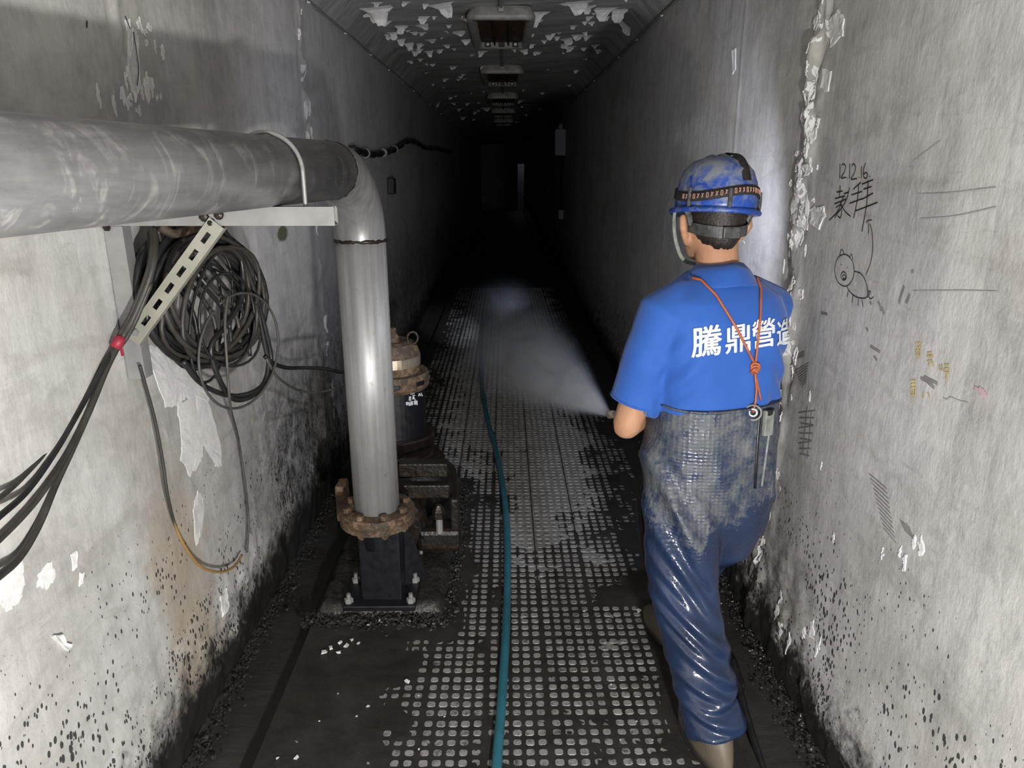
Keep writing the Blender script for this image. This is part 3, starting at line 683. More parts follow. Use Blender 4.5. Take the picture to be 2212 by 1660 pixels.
# crack and crust high on the left wall
def zl(x, y): p = onx(x * 760 / 2212, y * 570 / 1659, XL); return (p.y, p.z)
mb = MB()
for st_ in ([(820, 200), (830, 260), (842, 340), (852, 420), (848, 490), (842, 540)], [(780, 100), (800, 150), (822, 200)], [(540, 130), (538, 175)]):
    mb.add(ribbon([(q.x, q.y) for q in crom([(*zl(*q), 0) for q in st_], 6)], .0042, -1, .0085 if st_[0][0] > 800 else .003))
tag(obj('plaster_crack', mb.get(), M_ink, wall_left), 'dark crack in the plaster')
rr = random.Random(77)
for i in range(34):
    y, z = zl(rr.gauss(860 if i % 2 else 920, 60), rr.uniform(120, 330) if i % 3 == 0 else rr.uniform(480, 720)); a = rr.uniform(.004, .014); b = rr.uniform(.006, .03)
    wall_patch([(y - a, z - b * .3), (y, z - b), (y + a, z), (y + a * .6, z + b), (y - a * .7, z + b * .7)], -1, rr.uniform(.0015, .005), 700 + i, 'paint_flake', M_flake, None, a * .45, 3)

# ------------------------------------------------------------------ far end of the tunnel
M_end = simple('end_wall_concrete', (.20, .20, .20), .8, 0, .2, 3, .2)
d0 = ony(1118, 445, 31.0); d1 = ony(1132, 445, 31.0)
x0, x1 = d0.x, d1.x; zt = 1.80
mb = MB()
mb.add(box(((XL - .1 + x0) / 2, 31.1, 1.3), (x0 - XL + .1, .2, 2.9))); mb.add(box(((x1 + XR + .1) / 2, 31.1, 1.3), (XR + .1 - x1, .2, 2.9)))
mb.add(box(((x0 + x1) / 2, 31.1, (zt + 2.75) / 2), (x1 - x0, .2, 2.75 - zt)))
tag(obj('wall_end', mb.get(), M_end, base=False), kind='structure')
tag(obj('wall_beyond', box(((x0 + x1) / 2, 33.0, 1.3), (2.4, .1, 2.9)), simple('lobby_paint', (.45, .45, .50), .8), base=False), kind='structure')
ll = bpy.data.lights.new('lobby_light', 'POINT'); ll.energy = 1.3; ll.color = (.85, .87, 1.0); ll.shadow_soft_size = .3
lo = bpy.data.objects.new('lobby_light', ll); C.objects.link(lo); lo.location = (.9, 32.2, 1.9)

# ------------------------------------------------------------------ ceiling lamps, conduits
def rrect(hx, hy, r, z, cx, cy, n=5):
    out = []
    for (sx, sy, a0) in ((1, 1, 0), (-1, 1, 90), (-1, -1, 180), (1, -1, 270)):
        for k in range(n + 1):
            a = R(a0 + 90 * k / n); out.append(Vector((cx + sx * (hx - r) + r * math.cos(a), cy + sy * (hy - r) + r * math.sin(a), z)))
    return out
def lamp(y0, label):
    cy = y0 + .59; cx = -.02; zc = ceil_z(0); zb = zc - .085
    root = empty('ceiling_lamp', (cx, cy, zb), label, 'lamp', 'dead lamps down the middle of the ceiling')
    rings = [rrect(.19, .56, .06, zc - .002, cx, cy), rrect(.215, .59, .07, zb + .03, cx, cy), rrect(.212, .587, .07, zb + .006, cx, cy), rrect(.195, .57, .06, zb, cx, cy), rrect(.165, .53, .035, zb + .001, cx, cy), rrect(.155, .52, .03, zb + .045, cx, cy)]
    n = len(rings[0]); v = [p for r in rings for p in r]; f = []
    for i in range(len(rings) - 1):
        for k in range(n): f.append((i * n + k, i * n + (k + 1) % n, (i + 1) * n + (k + 1) % n, (i + 1) * n + k))
    obj('housing', (v, f), M_lampbody, root, smooth=True)
    tr = obj('reflector_tray', (rrect(.158, .522, .03, zb + .040, cx, cy), [tuple(range(24))]), M_lamprust, root)
    for s in (-.052, .052): obj('divider', box((cx + s, cy, zb + .032), (.012, 1.03, .03)), M_dark, root)
    for s in (-.104, 0, .104):
        h = obj('lamp_holder', box((cx + s, cy + .50, zb + .022), (.045, .025, .03)), M_dark, root)
        if s: obj('tube_stub', lathe([(.011, 0), (.011, .03)], n=10, M=Matrix.Translation((cx + s, cy + .488, zb + .018)) @ Matrix.Rotation(R(90), 4, 'X')), M_tube, root)
    obj('gland', box((cx, y0 - .012, zc - .03), (.035, .03, .03)), M_lampbody, root, bevel=.004)
    return root
LAB = ['rust-filled ceiling lamp nearest the camera, below the largest paint flakes', 'second rusty ceiling lamp down the tunnel', 'third ceiling lamp, a pale lip in the dark', 'fourth and darkest ceiling lamp far down the tunnel', 'fifth ceiling lamp, hardly visible in the dark']
for i in range(5): lamp(4.83 + 2.65 * i, LAB[i])
for i in range(5):
    y1 = 4.82 + 2.65 * i; y0 = y1 - 1.46 if i else 1.0
    tag(obj('conduit', tube([(-.02, y0, ceil_z(0) - .018), (-.02, y1, ceil_z(0) - .018)], .012, 10), M_conduit), 'thin conduit on the ceiling ' + ['in front of the nearest lamp', 'between the first and second lamp', 'between the second and third lamp', 'between the third and fourth lamp', 'between the fourth and fifth lamp'][i], 'conduit', 'conduit between the ceiling lamps')
for sx, X, z, lab in ((1, XL + .022, 2.452, 'thin cable clipped along the top of the left wall'), (-1, XR - .022, 2.552, 'thin cable clipped along the top of the right wall')):
    root = empty('edge_cable', (X, 2, z), lab, 'cable')
    obj('cable', tube([(X, y, z + .003 * math.sin(y * 4)) for y in np.linspace(1.2, 24, 60)], .006, 8), M_conduit, root, smooth=True)
    for k in range(16): obj('clip', box((X - sx * .004, 2.2 + k * .85, z), (.016, .022, .02)), M_clip, root, bevel=.003)

# switch box on the right wall
b = ony(1213, 308, 11.9); bx = XR - .05
root = empty('switch_box', (bx, 11.9, b.z - .2), 'pale switch box with conduit on the right wall, deep in the tunnel', 'switch box')
obj('box_body', box((bx - .03, 11.9, b.z), (.16, .10, .40)), M_pvc, root, bevel=.012)
obj('box_cover', box((bx - .115, 11.9, b.z), (.012, .09, .36)), M_pvc, root, bevel=.004)
obj('gland', lathe([(.04, 0), (.04, .05), (.03, .08)], (bx - .03, 11.9, b.z + .2), 14), M_pvc, root)
obj('conduit', tube(crom([(bx - .03, 11.9, b.z + .25), (bx - .03, 11.9, 2.35), (bx - .08, 11.9, 2.55), (bx - .3, 11.9, 2.6), (.2, 11.9, ceil_z(.2) - .03)], 6), .02, 10), M_dark, root, smooth=True)
obj('lower_conduit', tube([(bx, 11.9, b.z - .2), (bx, 11.9, .95)], .018, 8), M_dark, root)
obj('outlet', box((bx, 11.9, .93), (.08, .08, .14)), M_pvc, root, bevel=.008)

# bunch of black cable on the far left wall
def onl(px, py, o=.03): p = onx(px, py, XL + o); return p
P = [onl(760, 322), onl(778, 328), onl(805, 334), onl(830, 330), onl(855, 322), onl(878, 306), onl(900, 308), onl(918, 320), onl(945, 322), onl(975, 330)]
root = empty('wall_cable_bundle', P[0], 'black taped cable bundle sagging along the left wall behind the pipe elbow', 'cable')
rad = [.022 + .006 * math.sin(i * 1.7) for i in range(len(crom(P, 6)))]
obj('cable', tube(crom(P, 6), rad, 10), M_cable, root, smooth=True)
for q in (onl(790, 331), onl(828, 330), onl(852, 323)): obj('tape_ring', tube([q + Vector((0, -.012, 0)), q + Vector((0, .012, 0))], .033, 12), M_conduit, root)
p = onl(838, 402, .0); tag(obj('socket', box((XL + .03, p.y, p.z), (.06, .12, .13)), M_dark, bevel=.01), 'small dark socket on the left wall below the taped bundle', 'socket')

# ------------------------------------------------------------------ pump plinth
def plinth():
    xs = np.linspace(-.76, -.215, 46); ys = np.linspace(2.33, 3.55, 90); Yg, Xg = np.meshgrid(ys, xs, indexing='ij')
    e = np.minimum(np.minimum(Xg + .76, -.215 - Xg), Yg - 2.33) + .03 * (fbm(Xg * 14, Yg * 14, 5) - .5)
    Z = -.012 + .072 * sstep(.0, .055, e) + .012 * (fbm(Xg * 9, Yg * 9, 6) - .5) + .01 * (fbm(Xg * 40, Yg * 40, 7) - .5) * sstep(.12, .03, e)
    v, f = grid(np.stack([Xg, Yg, Z], -1)); return v, [q[::-1] for q in f]
pl = tag(obj('pump_plinth', plinth(), M_conc, smooth=True), 'low mud-covered concrete plinth carrying the pump and pipe foot', 'plinth')
PZ = .055
# ------------------------------------------------------------------ discharge pipe
VX, VY = -.485, 2.43
ang = math.atan(.151); dx, dy = -math.sin(ang), -math.cos(ang); ER = .225; PR = .084; zE = 1.435
root_p = empty('discharge_pipe', (VX, VY, PZ), 'grey steel discharge pipe rising from a rusty flange and turning along the left wall', 'pipe')
obj('riser', tube([(VX, VY, .43), (VX, VY, zE)], PR, 48, True), M_pipev, root_p, smooth=True)
for o in (root_p.children[-1],):
    for pgn in o.data.polygons:
        if len(pgn.vertices) > 8: pgn.use_smooth = False
el_pts = []
for k in range(13):
    a = R(90 * k / 12); r_ = ER * (1 - math.cos(a)); el_pts.append((VX + dx * r_, VY + dy * r_, zE + ER * math.sin(a)))
obj('elbow', tube(el_pts, PR + .001, 48, False), M_elbow, root_p, smooth=True)
hx0, hy0, hz = el_pts[-1]
def hp(s, dz=0): return (hx0 + dx * s, hy0 + dy * s, hz + dz)
obj('horizontal_run', tube([hp(0), hp(1.0), hp(2.0)], PR, 48, True), M_pipeh, root_p, smooth=True)
def weld(c, axis, r, sd):
    rr = random.Random(sd); M = Vector((0, 0, 1)).rotation_difference(Vector(axis)).to_matrix(); pts = []
    for k in range(64):
        a = 2 * math.pi * k / 64; pts.append(Vector(c) + M @ Vector(((r) * math.cos(a), (r) * math.sin(a), rr.uniform(-.002, .002))))
    pts.append(pts[0]); return tube(pts, [rr.uniform(.004, .0075) for _ in range(65)], 8, False)
obj('weld_bead', weld((VX, VY, zE), (0, 0, 1), PR + .001, 1), M_drust, root_p, smooth=True)
obj('weld_bead', weld(hp(0), (dx, dy, 0), PR - .004, 2), M_drust, root_p, smooth=True)
# flange with bolts
fz = .415
fo = obj('flange', lathe([(.085, fz + .03), (.135, fz + .03), (.140, fz + .025), (.140, fz + .003), (.136, fz), (.136, fz - .003), (.14, fz - .006), (.14, fz - .024), (.134, fz - .028), (.06, fz - .028)][::-1], (VX, VY, 0), 48), M_rust, root_p)
for k in range(8):
    a = R(22.5 + 45 * k); c = (VX + .112 * math.cos(a), VY + .112 * math.sin(a))
    bo = obj('bolt', lathe([(.0165, 0), (.0165, .013), (.012, .016)], (c[0], c[1], fz + .03), 6), M_rust, root_p)
    obj('bolt_shank', lathe([(.009, -.05), (.009, -.028)], (c[0], c[1], fz), 8), M_rust, bo)
    obj('nut', lathe([(.016, -.042), (.016, -.029)], (c[0], c[1], fz), 6), M_rust, bo)
obj('foot_post', box((VX + .01, VY, (PZ + fz) / 2), (.155, .13, fz - PZ - .02)), M_blackp, root_p, bevel=.006)
obj('neck', lathe([(.075, fz - .12), (.085, fz - .028)], (VX, VY, 0), 32), M_blackp, root_p, smooth=False)
obj('foot_rib', ([(VX + .08, VY + .02, .08), (VX + .17, VY + .09, .08), (VX + .08, VY + .09, .38), (VX + .08, VY + .03, .08), (VX + .17, VY + .10, .08), (VX + .08, VY + .10, .38)], [(0, 1, 2), (5, 4, 3), (0, 3, 4, 1), (1, 4, 5, 2), (2, 5, 3, 0)]), M_blackp, root_p)
obj('foot_plate', box((VX + .005, VY - .01, PZ + .018), (.275, .20, .022)), M_blackp, root_p, bevel=.004)
for sx in (-1, 1):
    for sy in (-1, 1):
        bo = obj('anchor_bolt', lathe([(.008, 0), (.008, .045)], (VX + .005 + sx * .118, VY - .01 + sy * .07, PZ + .02), 8), M_galv, root_p)
        obj('nut', lathe([(.017, .008), (.017, .024), (.013, .027)], (VX + .005 + sx * .118, VY - .01 + sy * .07, PZ + .02), 6), M_galv, bo)
# U-bolt
ub = .40
pts = [Vector(hp(ub)) + Vector((-dy * -PR * 1.08 * math.cos(a), dx * -PR * 1.08 * math.cos(a), PR * 1.08 * math.sin(a))) for a in np.linspace(0, math.pi, 20)]
ex = Vector((dy, -dx, 0))
pts = [Vector(hp(ub)) + Vector((dy, -dx, 0)) * (PR * 1.075 * math.cos(a)) + Vector((0, 0, PR * 1.075 * math.sin(a))) for a in np.linspace(0, math.pi, 24)]
pts = [pts[0] - Vector((0, 0, .125))] + pts + [pts[-1] - Vector((0, 0, .125))]
u_root = empty('pipe_clamp', hp(ub, -.1), 'bright steel U-bolt strapped over the horizontal pipe onto the bracket arm', 'pipe clamp')
obj('u_bolt', tube(crom(pts, 3), .0055, 10), M_galv, u_root, smooth=True)
for q in (pts[0], pts[-1]): obj('nut', lathe([(.011, .018), (.011, .028)], tuple(q), 6), M_galv, u_root)

# ------------------------------------------------------------------ wall bracket
BY = 1.795; az = 1.578 - .0225
b_root = empty('wall_bracket', (XL + .02, BY, 1.14), 'galvanised strut bracket with slotted diagonal brace under the pipe', 'bracket')
def channel(p0, p1, wdt, hgt, up, t=.0035, openup=False):
    M = frame_along(p0, p1, up); L = (Vector(p1) - Vector(p0)).length; mb = MB()
    mb.add(box_m(M @ Matrix.Translation((0, -wdt / 2 + t / 2, 0)), (L, t, hgt))); mb.add(box_m(M @ Matrix.Translation((0, wdt / 2 - t / 2, 0)), (L, t, hgt)))
    mb.add(box_m(M @ Matrix.Translation((0, 0, -hgt / 2 + t / 2)), (L, wdt - 2 * t, t)))
    for s in (-1, 1): mb.add(box_m(M @ Matrix.Translation((0, s * (wdt / 2 - .006), hgt / 2 - t / 2)), (L, .012 - t, t)))
    return mb.get()
obj('arm', channel((XL + .015, BY, az), (-.415, BY, az), .041, .045, (0, 0, 1)), M_galv, b_root)
obj('wall_post', channel((XL + .025, BY, 1.145), (XL + .025, BY, 1.532), .041, .045, (-1, 0, 0)), M_galv, b_root)
# slotted diagonal, a real strip with slots cut through
def slotted(p0, p1, wd, t, nslot, sl, sw, normal):
    p0 = Vector(p0); p1 = Vector(p1); x = (p1 - p0).normalized(); n = Vector(normal); n = (n - x * n.dot(x)).normalized(); y = n.cross(x); L = (p1 - p0).length
    bm = bmesh.new(); us = [0]; pitch = (L - .06) / nslot; marks = []
    for k in range(nslot):
        c = .04 + pitch * (k + .5); us += [c - sl / 2, c + sl / 2]; marks.append((len(us) - 2))
    us.append(L); vs = [-wd / 2, -sw / 2, sw / 2, wd / 2]; idx = {}; V = []; F = []
    def P(i, j, k):
        if (i, j, k) not in idx:
            uu = us[i]
            idx[(i, j, k)] = len(V); V.append(p0 + x * uu + y * vs[j] + n * (t * (k - .5)))
        return idx[(i, j, k)]
    hole = set((m, 1) for m in marks)
    for i in range(len(us) - 1):
        for j in range(3):
            if (i, j) in hole: 
                F.append((P(i, 1, 0), P(i + 1, 1, 0), P(i + 1, 1, 1), P(i, 1, 1))); F.append((P(i + 1, 2, 0), P(i, 2, 0), P(i, 2, 1), P(i + 1, 2, 1)))
                F.append((P(i, 2, 0), P(i, 1, 0), P(i, 1, 1), P(i, 2, 1))); F.append((P(i + 1, 1, 0), P(i + 1, 2, 0), P(i + 1, 2, 1), P(i + 1, 1, 1))); continue
            F.append((P(i, j, 1), P(i + 1, j, 1), P(i + 1, j + 1, 1), P(i, j + 1, 1))); F.append((P(i, j + 1, 0), P(i + 1, j + 1, 0), P(i + 1, j, 0), P(i, j, 0)))
    m = len(us) - 1
    for i in range(m): F.append((P(i, 0, 0), P(i + 1, 0, 0), P(i + 1, 0, 1), P(i, 0, 1))); F.append((P(i + 1, 3, 0), P(i, 3, 0), P(i, 3, 1), P(i + 1, 3, 1)))
    for j in range(3): F.append((P(0, j + 1, 0), P(0, j, 0), P(0, j, 1), P(0, j + 1, 1))); F.append((P(m, j, 0), P(m, j + 1, 0), P(m, j + 1, 1), P(m, j, 1)))
    # turned-back flanges
    return V, F
dA = ony(285, 735, BY - .026); dB = ony(468, 482, BY - .026)
obj('diagonal_brace', slotted(dA, dB, .042, .003, 6, .030, .012, (0, -1, 0)), M_galvy, b_root)
x_ = (dB - dA).normalized(); y_ = Vector((0, -1, 0)).cross(x_).normalized()
for s in (-1, 1): obj('brace_flange', box_m(frame_along(dA + y_ * s * .0195 + Vector((0, .011, 0)), dB + y_ * s * .0195 + Vector((0, .011, 0)), (0, -1, 0)), ((dB - dA).length, .003, .020)), M_galvy, b_root)
for (px, py) in ((292, 718), (289, 693)):
    q = ony(px, py, BY - .031); obj('brace_bolt', lathe([(.0095, 0), (.0095, .006), (.006, .011)], n=6, M=Matrix.Translation(q) @ Matrix.Rotation(R(90), 4, 'X')), M_galv, b_root)
for (px, py) in ((440, 468), (472, 464), (455, 482)):
    q = ony(px, py, BY - .0225); obj('rusty_weld', lathe([(.013, 0), (.010, .004), (.004, .006)], n=9, M=Matrix.Translation(q) @ Matrix.Rotation(R(90), 4, 'X')), M_drust, b_root)
q = ony(232, 492, BY - .02); obj('post_bolt', lathe([(.009, 0), (.009, .006), (.006, .010)], n=6, M=Matrix.Translation(q) @ Matrix.Rotation(R(90), 4, 'X')), M_drust, b_root)

# ------------------------------------------------------------------ cable coil on the bracket
pA = Vector((XL + .045, 1.845, 1.4)); pB = Vector((-.80, 2.32, 1.4)); e1 = (pB - pA).normalized(); nn = Vector((e1.y, -e1.x, 0)); e2 = Vector((0, 0, 1))
def cp(px, py, off=0.0): return onplane(px, py, pA + nn * off, nn)
cc = cp(428, 640)
rr = random.Random(11); path = []; turns = 13
hw = (cp(548, 640) - cp(308, 640)).length / 2; hh = (cp(410, 490) - cp(410, 795)).length / 2
ph = [rr.uniform(0, 6) for _ in range(6)]
for i in range(turns * 30):
    t = i / 30; a = 2 * math.pi * t
    ra = hw * (.93 + .10 * math.sin(t * 2.3 + ph[0]) + .04 * math.sin(t * 5.1 + ph[1])); rb = hh * (.92 + .09 * math.sin(t * 1.9 + ph[2]))
    sk = .12 * math.sin(t * 1.3 + ph[3]) + .22
    u = ra * math.cos(a); vv = rb * math.sin(a); u2 = u - sk * vv + .012 * math.sin(t * 3 + ph[4]); off = .02 + .012 * math.sin(t * 2.9 + ph[5]) + .03 * math.sin(a + t)*.5
    path.append(cc + e1 * (u2 + .0) + e2 * (vv - .01 * math.sin(t * 2)) + nn * off)
coil = empty('cable_coil', cc - e2 * hh, 'big tangled coil of black rubber cable hung behind the bracket on the left wall', 'cable coil')
obj('thick_cable', tube(path, .0085, 8), M_cable, coil, smooth=True)
path = []
for i in range(8 * 30):
    t = i / 30; a = 2 * math.pi * t
    ra = hw * (.80 + .16 * math.sin(t * 2.1)); rb = hh * (.86 + .12 * math.sin(t * 1.4 + 2))
    sk = .35 * math.sin(t * 1.7)
    path.append(cc + e1 * (ra * math.cos(a) - sk * rb * math.sin(a) + .02) + e2 * (rb * math.sin(a) - .015) + nn * (.035 + .025 * math.sin(t * 3.3)))
obj('dusty_cable', tube(path, .0075, 8), M_cabled, coil, smooth=True)
path = []
for i in range(6 * 30):
    t = i / 30; a = 2 * math.pi * t
    ra = hw * (.55 + .25 * math.sin(t * 2.7)); rb = hh * (.80 + .15 * math.sin(t * 1.9 + 1)); sk = .5 * math.sin(t * 1.1 + 1)
    path.append(cc + e1 * (ra * math.cos(a) - sk * rb * math.sin(a) + .03) + e2 * (rb * math.sin(a) - .05) + nn * (.015 + .03 * math.sin(t * 2.2)))
obj('thin_cable', tube(path, .0042, 7), M_cable, coil, smooth=True)
obj('slack_loop', tube(crom([cp(480, 492, .05), cp(520, 560, .05), cp(522, 640, .055), cp(490, 700, .06), cp(455, 760, .06), cp(500, 900 - 40, .06), cp(560, 845, .05), cp(585, 790, .05), cp(575, 720, .05), cp(540, 600, .05), cp(505, 520, .05)], 8), .0080, 8), M_cable, coil, smooth=True)
obj('slack_loop', tube(crom([cp(395, 780, .05), cp(430, 825, .05), cp(475, 850, .05), cp(520, 855, .05), cp(565, 835, .05), cp(580, 790, .05), cp(572, 745, .05), cp(555, 660, .05)], 8), .0078, 8), M_cable, coil, smooth=True)
P = [cp(515 + 85 * math.cos(a) - 12 * math.sin(a), 758 + 125 * math.sin(a), .075) for a in np.linspace(-2.2, 3.9, 26)]
obj('thin_loop', tube(crom(P, 4), .0040, 7), M_wire, coil, smooth=True)
P = [cp(490 + 60 * math.cos(a), 690 + 100 * math.sin(a), .065) for a in np.linspace(0, 6.2, 20)]
obj('thin_loop', tube(crom(P, 4), .0042, 7), M_cable, coil, smooth=True)
for k, (a, b) in enumerate(((340, 430), (365, 470), (385, 500), (402, 520), (430, 540))):
    obj('cross_strand', tube(crom([cp(a, 492, .03 + .01 * k), cp(a + 25, 580, .02), cp(b - 12, 680, .03), cp(b, 770, .04)], 8), .0065, 8), M_cabled if k % 2 else M_cable, coil, smooth=True)
obj('rusty_tie', tube(crom([cp(345, 490, .06), cp(375, 505, .075), cp(405, 498, .07), cp(430, 490, .06)], 6), .012, 8), M_rust, coil, smooth=True)
# cables leaving the coil
tag(obj('hanging_wire', tube(crom([cp(492, 640, .085), cp(486, 700, .09), cp(490, 780, .09), cp(498, 880, .08), onx(515, 950, XL + .04), onx(530, 1050, XL + .035), onx(537, 1130, XL + .035), onx(533, 1195, XL + .035)], 8), .0042, 8), M_wire, smooth=True), 'thin grey wire hanging straight down from the coil', 'wire')
tag(obj('hanging_wire', tube(crom([onx(302, 790, XL + .05), onx(312, 825, XL + .05), onx(335, 910, XL + .05), onx(352, 1000, XL + .05), onx(362, 1070, XL + .05), onx(380, 1140, XL + .045), onx(408, 1195, XL + .04), onx(440, 1228, XL + .035), onx(480, 1236, XL + .035), onx(508, 1222, XL + .035), onx(522, 1200, XL + .03)], 8), .0044, 8), M_wirer, smooth=True), 'black wire with a rust-coloured loop hanging below the bracket post', 'wire')
PUMPX, PUMPY = -.525, 3.2
tag(obj('pump_cable', tube(crom([cp(572, 770, .05), cp(590, 785, .05), ony(620, 795, 2.5), ony(660, 795, 2.65), ony(700, 797, 2.8), ony(750, 806, 2.95), ony(800, 800, 3.1)], 8), .0075, 8), M_cable, smooth=True), 'thick black cable running from the coil to the pump', 'cable')
tag(obj('pump_cable', tube(crom([cp(575, 775, .06), cp(600, 815, .06), ony(640, 842, 2.5), ony(680, 848, 2.65), ony(715, 842, 2.8), ony(750, 828, 2.95), ony(800, 810, 3.1)], 8), .0045, 8), M_wire, smooth=True), 'thin slack grey cable dipping from the coil to the pump', 'cable')
# feed cables running out of frame at the left
fc = empty('feed_cable_bundle', onx(255, 740, -.88), 'black cables bound with red tape running down to the left edge', 'cable')
A = [ony(330, 495, 1.83), ony(332, 550, 1.78), ony(318, 610, 1.75), ony(285, 690, 1.73), ony(258, 738, 1.72)]
tails = [[(225, 790, 1.66), (175, 880, 1.56), (120, 975, 1.44), (60, 1060, 1.32), (0, 1115, 1.2), (-80, 1180, 1.08)],
         [(228, 795, 1.67), (188, 890, 1.58), (140, 990, 1.46), (80, 1080, 1.34), (0, 1165, 1.22), (-80, 1230, 1.1)],
         [(230, 795, 1.67), (195, 880, 1.59), (155, 970, 1.50), (118, 1050, 1.42), (85, 1130, 1.34), (45, 1200, 1.26), (0, 1243, 1.18), (-80, 1300, 1.06)],
         [(222, 790, 1.67), (168, 880, 1.57), (112, 960, 1.45), (50, 1030, 1.33), (0, 1075, 1.23), (-80, 1130, 1.1)]]
for k, t in enumerate(tails):
    off = Vector(((k - 1.5) * .006, 0, ((k * 7) % 4 - 1.5) * .005)); Pk = [p + off for p in (A if k != 3 else A[2:])] + [ony(*q) for q in t]
    Pk += [Vector((-.925, .72, Pk[-1].z + .02)), Vector((-.935, .2, Pk[-1].z + .06)), Vector((-.94, -.5, Pk[-1].z + .08))]
    obj('feed_cable', tube(crom(Pk, 8), (.0065, .0065, .0085, .0055)[k], 8), (M_cable, M_cabled, M_cabled, M_cabled)[k], fc, smooth=True)
q0 = ony(262, 728, 1.72); q1 = ony(248, 752, 1.705); obj('red_tape', tube([q0, q0.lerp(q1, .5), q1], [.0125, .0135, .0125], 14), M_red, fc, smooth=True)
obj('tape_end', tube([q0.lerp(q1, .6), ony(262, 755, 1.715), ony(265, 768, 1.72)], .004, 6), M_red, fc)

# ------------------------------------------------------------------ pump
pr = empty('sewage_pump', (PUMPX, PUMPY, PZ), 'upright black submersible pump with rusty cap behind the steel pipe', 'pump')
def pz(py): 
    q = ony(860, py, PUMPY); return q.z
zc0, zc1 = pz(796), pz(748)
obj('cap', lathe([(.128, zc0 - .01), (.128, zc0 + .075), (.120, zc0 + .10), (.105, zc0 + .125), (.085, zc0 + .135)], (PUMPX, PUMPY, 0), 24), M_rust, pr)
obj('bare_band', lathe([(.1295, zc0 + .025), (.1295, zc0 + .068)], (PUMPX, PUMPY, 0), 40), M_brass, pr, smooth=False)
obj('cable_gland', lathe([(.03, 0), (.03, .03), (.018, .045), (.018, .07)], (PUMPX + .01, PUMPY - .03, zc0 + .13), 10), M_rust, pr)
M = Matrix.Translation((PUMPX + .10, PUMPY - .02, zc0 + .150)) @ Matrix.Rotation(R(90), 4, 'X') @ Matrix.Rotation(R(15), 4, 'Y')
obj('lifting_eye', tube([M @ Vector((.024 * math.cos(a), .028 * math.sin(a), 0)) for a in np.linspace(0, 2 * math.pi, 25)], .007, 8, False), M_drust, pr, smooth=True)
zf = zc0 - .01
obj('top_flange', lathe([(.13, zf - .085), (.160, zf - .075), (.168, zf - .06), (.168, zf - .015), (.160, zf), (.12, zf)], (PUMPX, PUMPY, 0), 36), M_rust, pr)
for k in range(8):
    a = R(10 + 45 * k); obj('flange_slot', box((PUMPX + .166 * math.cos(a), PUMPY + .166 * math.sin(a), zf - .035), (.012, .05, .02), a), M_blackp, pr, bevel=.003)
zb_ = pz(938)
obj('motor_body', lathe([(.142, zb_), (.145, zb_ + .02), (.145, zf - .08)], (PUMPX, PUMPY, 0), 40), M_blackp, pr, smooth=False)
obj('lower_flange', lathe([(.15, zb_ - .075), (.180, zb_ - .07), (.180, zb_ - .045), (.170, zb_ - .04), (.170, zb_ - .03), (.185, zb_ - .025), (.185, zb_ + .012), (.178, zb_ + .018), (.14, zb_ + .02)], (PUMPX, PUMPY, 0), 40), M_drust, pr)
obj('volute', lathe([(.12, PZ + .03), (.22, PZ + .06), (.262, PZ + .12), (.255, PZ + .18), (.20, PZ + .235), (.165, PZ + .26), (.14, zb_ - .07)], (PUMPX + .03, PUMPY, 0), 36), M_drust, pr, smooth=True)
for z_, r_ in ((PZ + .245, .200), (PZ + .275, .178)): obj('volute_rib', lathe([(r_ - .02, z_), (r_, z_ + .006), (r_, z_ + .014), (r_ - .03, z_ + .02)], (PUMPX + .03, PUMPY, 0), 36), M_drust, pr)
for k in range(3):
    a = R(-100 + 75 * k); obj('foot', box((PUMPX + .03 + .15 * math.cos(a), PUMPY + .15 * math.sin(a), PZ + .03), (.09, .06, .07), a), M_drust, pr, bevel=.008)
# hand-painted note on the motor body
bv = bvh_of(pr.children[[c.name.split('.')[0] for c in pr.children].index('motor_body')])
def zp(x, y): return (720 + x * 300 / 1556, 680 + y * 320 / 1660)
scr = [[(800, 885), (830, 875)], [(815, 865), (818, 895)], [(840, 878), (850, 862), (852, 890)], [(860, 865), (880, 858)], [(870, 850), (868, 892)], [(882, 890), (900, 838)], [(895, 840), (890, 885), (905, 880)], [(918, 808), (930, 825)], [(935, 805), (948, 822)], [(955, 800), (968, 808)], [(960, 815), (985, 828)], [(950, 845), (985, 840)], [(970, 820), (968, 855)],
       [(845, 930), (870, 925)], [(856, 915), (858, 935)], [(848, 945), (868, 942), (866, 958), (850, 960), (848, 945)], [(885, 910), (910, 905)], [(898, 905), (890, 935), (915, 950)], [(905, 925), (885, 948)], [(955, 915), (960, 885), (975, 910)], [(980, 880), (995, 912)],
       [(810, 992), (832, 984)], [(822, 978), (826, 1015)], [(812, 1008), (838, 1000)], [(842, 980), (850, 1022)], [(858, 975), (862, 1018)], [(868, 985), (890, 978)], [(876, 970), (880, 1015)], [(868, 1005), (892, 998)], [(900, 972), (925, 965)], [(905, 985), (928, 980)], [(912, 968), (914, 1010)], [(935, 965), (936, 1012)], [(902, 1000), (930, 996)]]
mb = MB()
for s in scr:
    P = [hit(*zp(*q), bv, .0012) for q in s]
    if all(P): mb.add(tube(P, .0028, 5))
if mb.v: tag(obj('painted_note', mb.get(), M_whitep, pr.children[[c.name.split('.')[0] for c in pr.children].index('motor_body')]), 'white hand-painted writing')
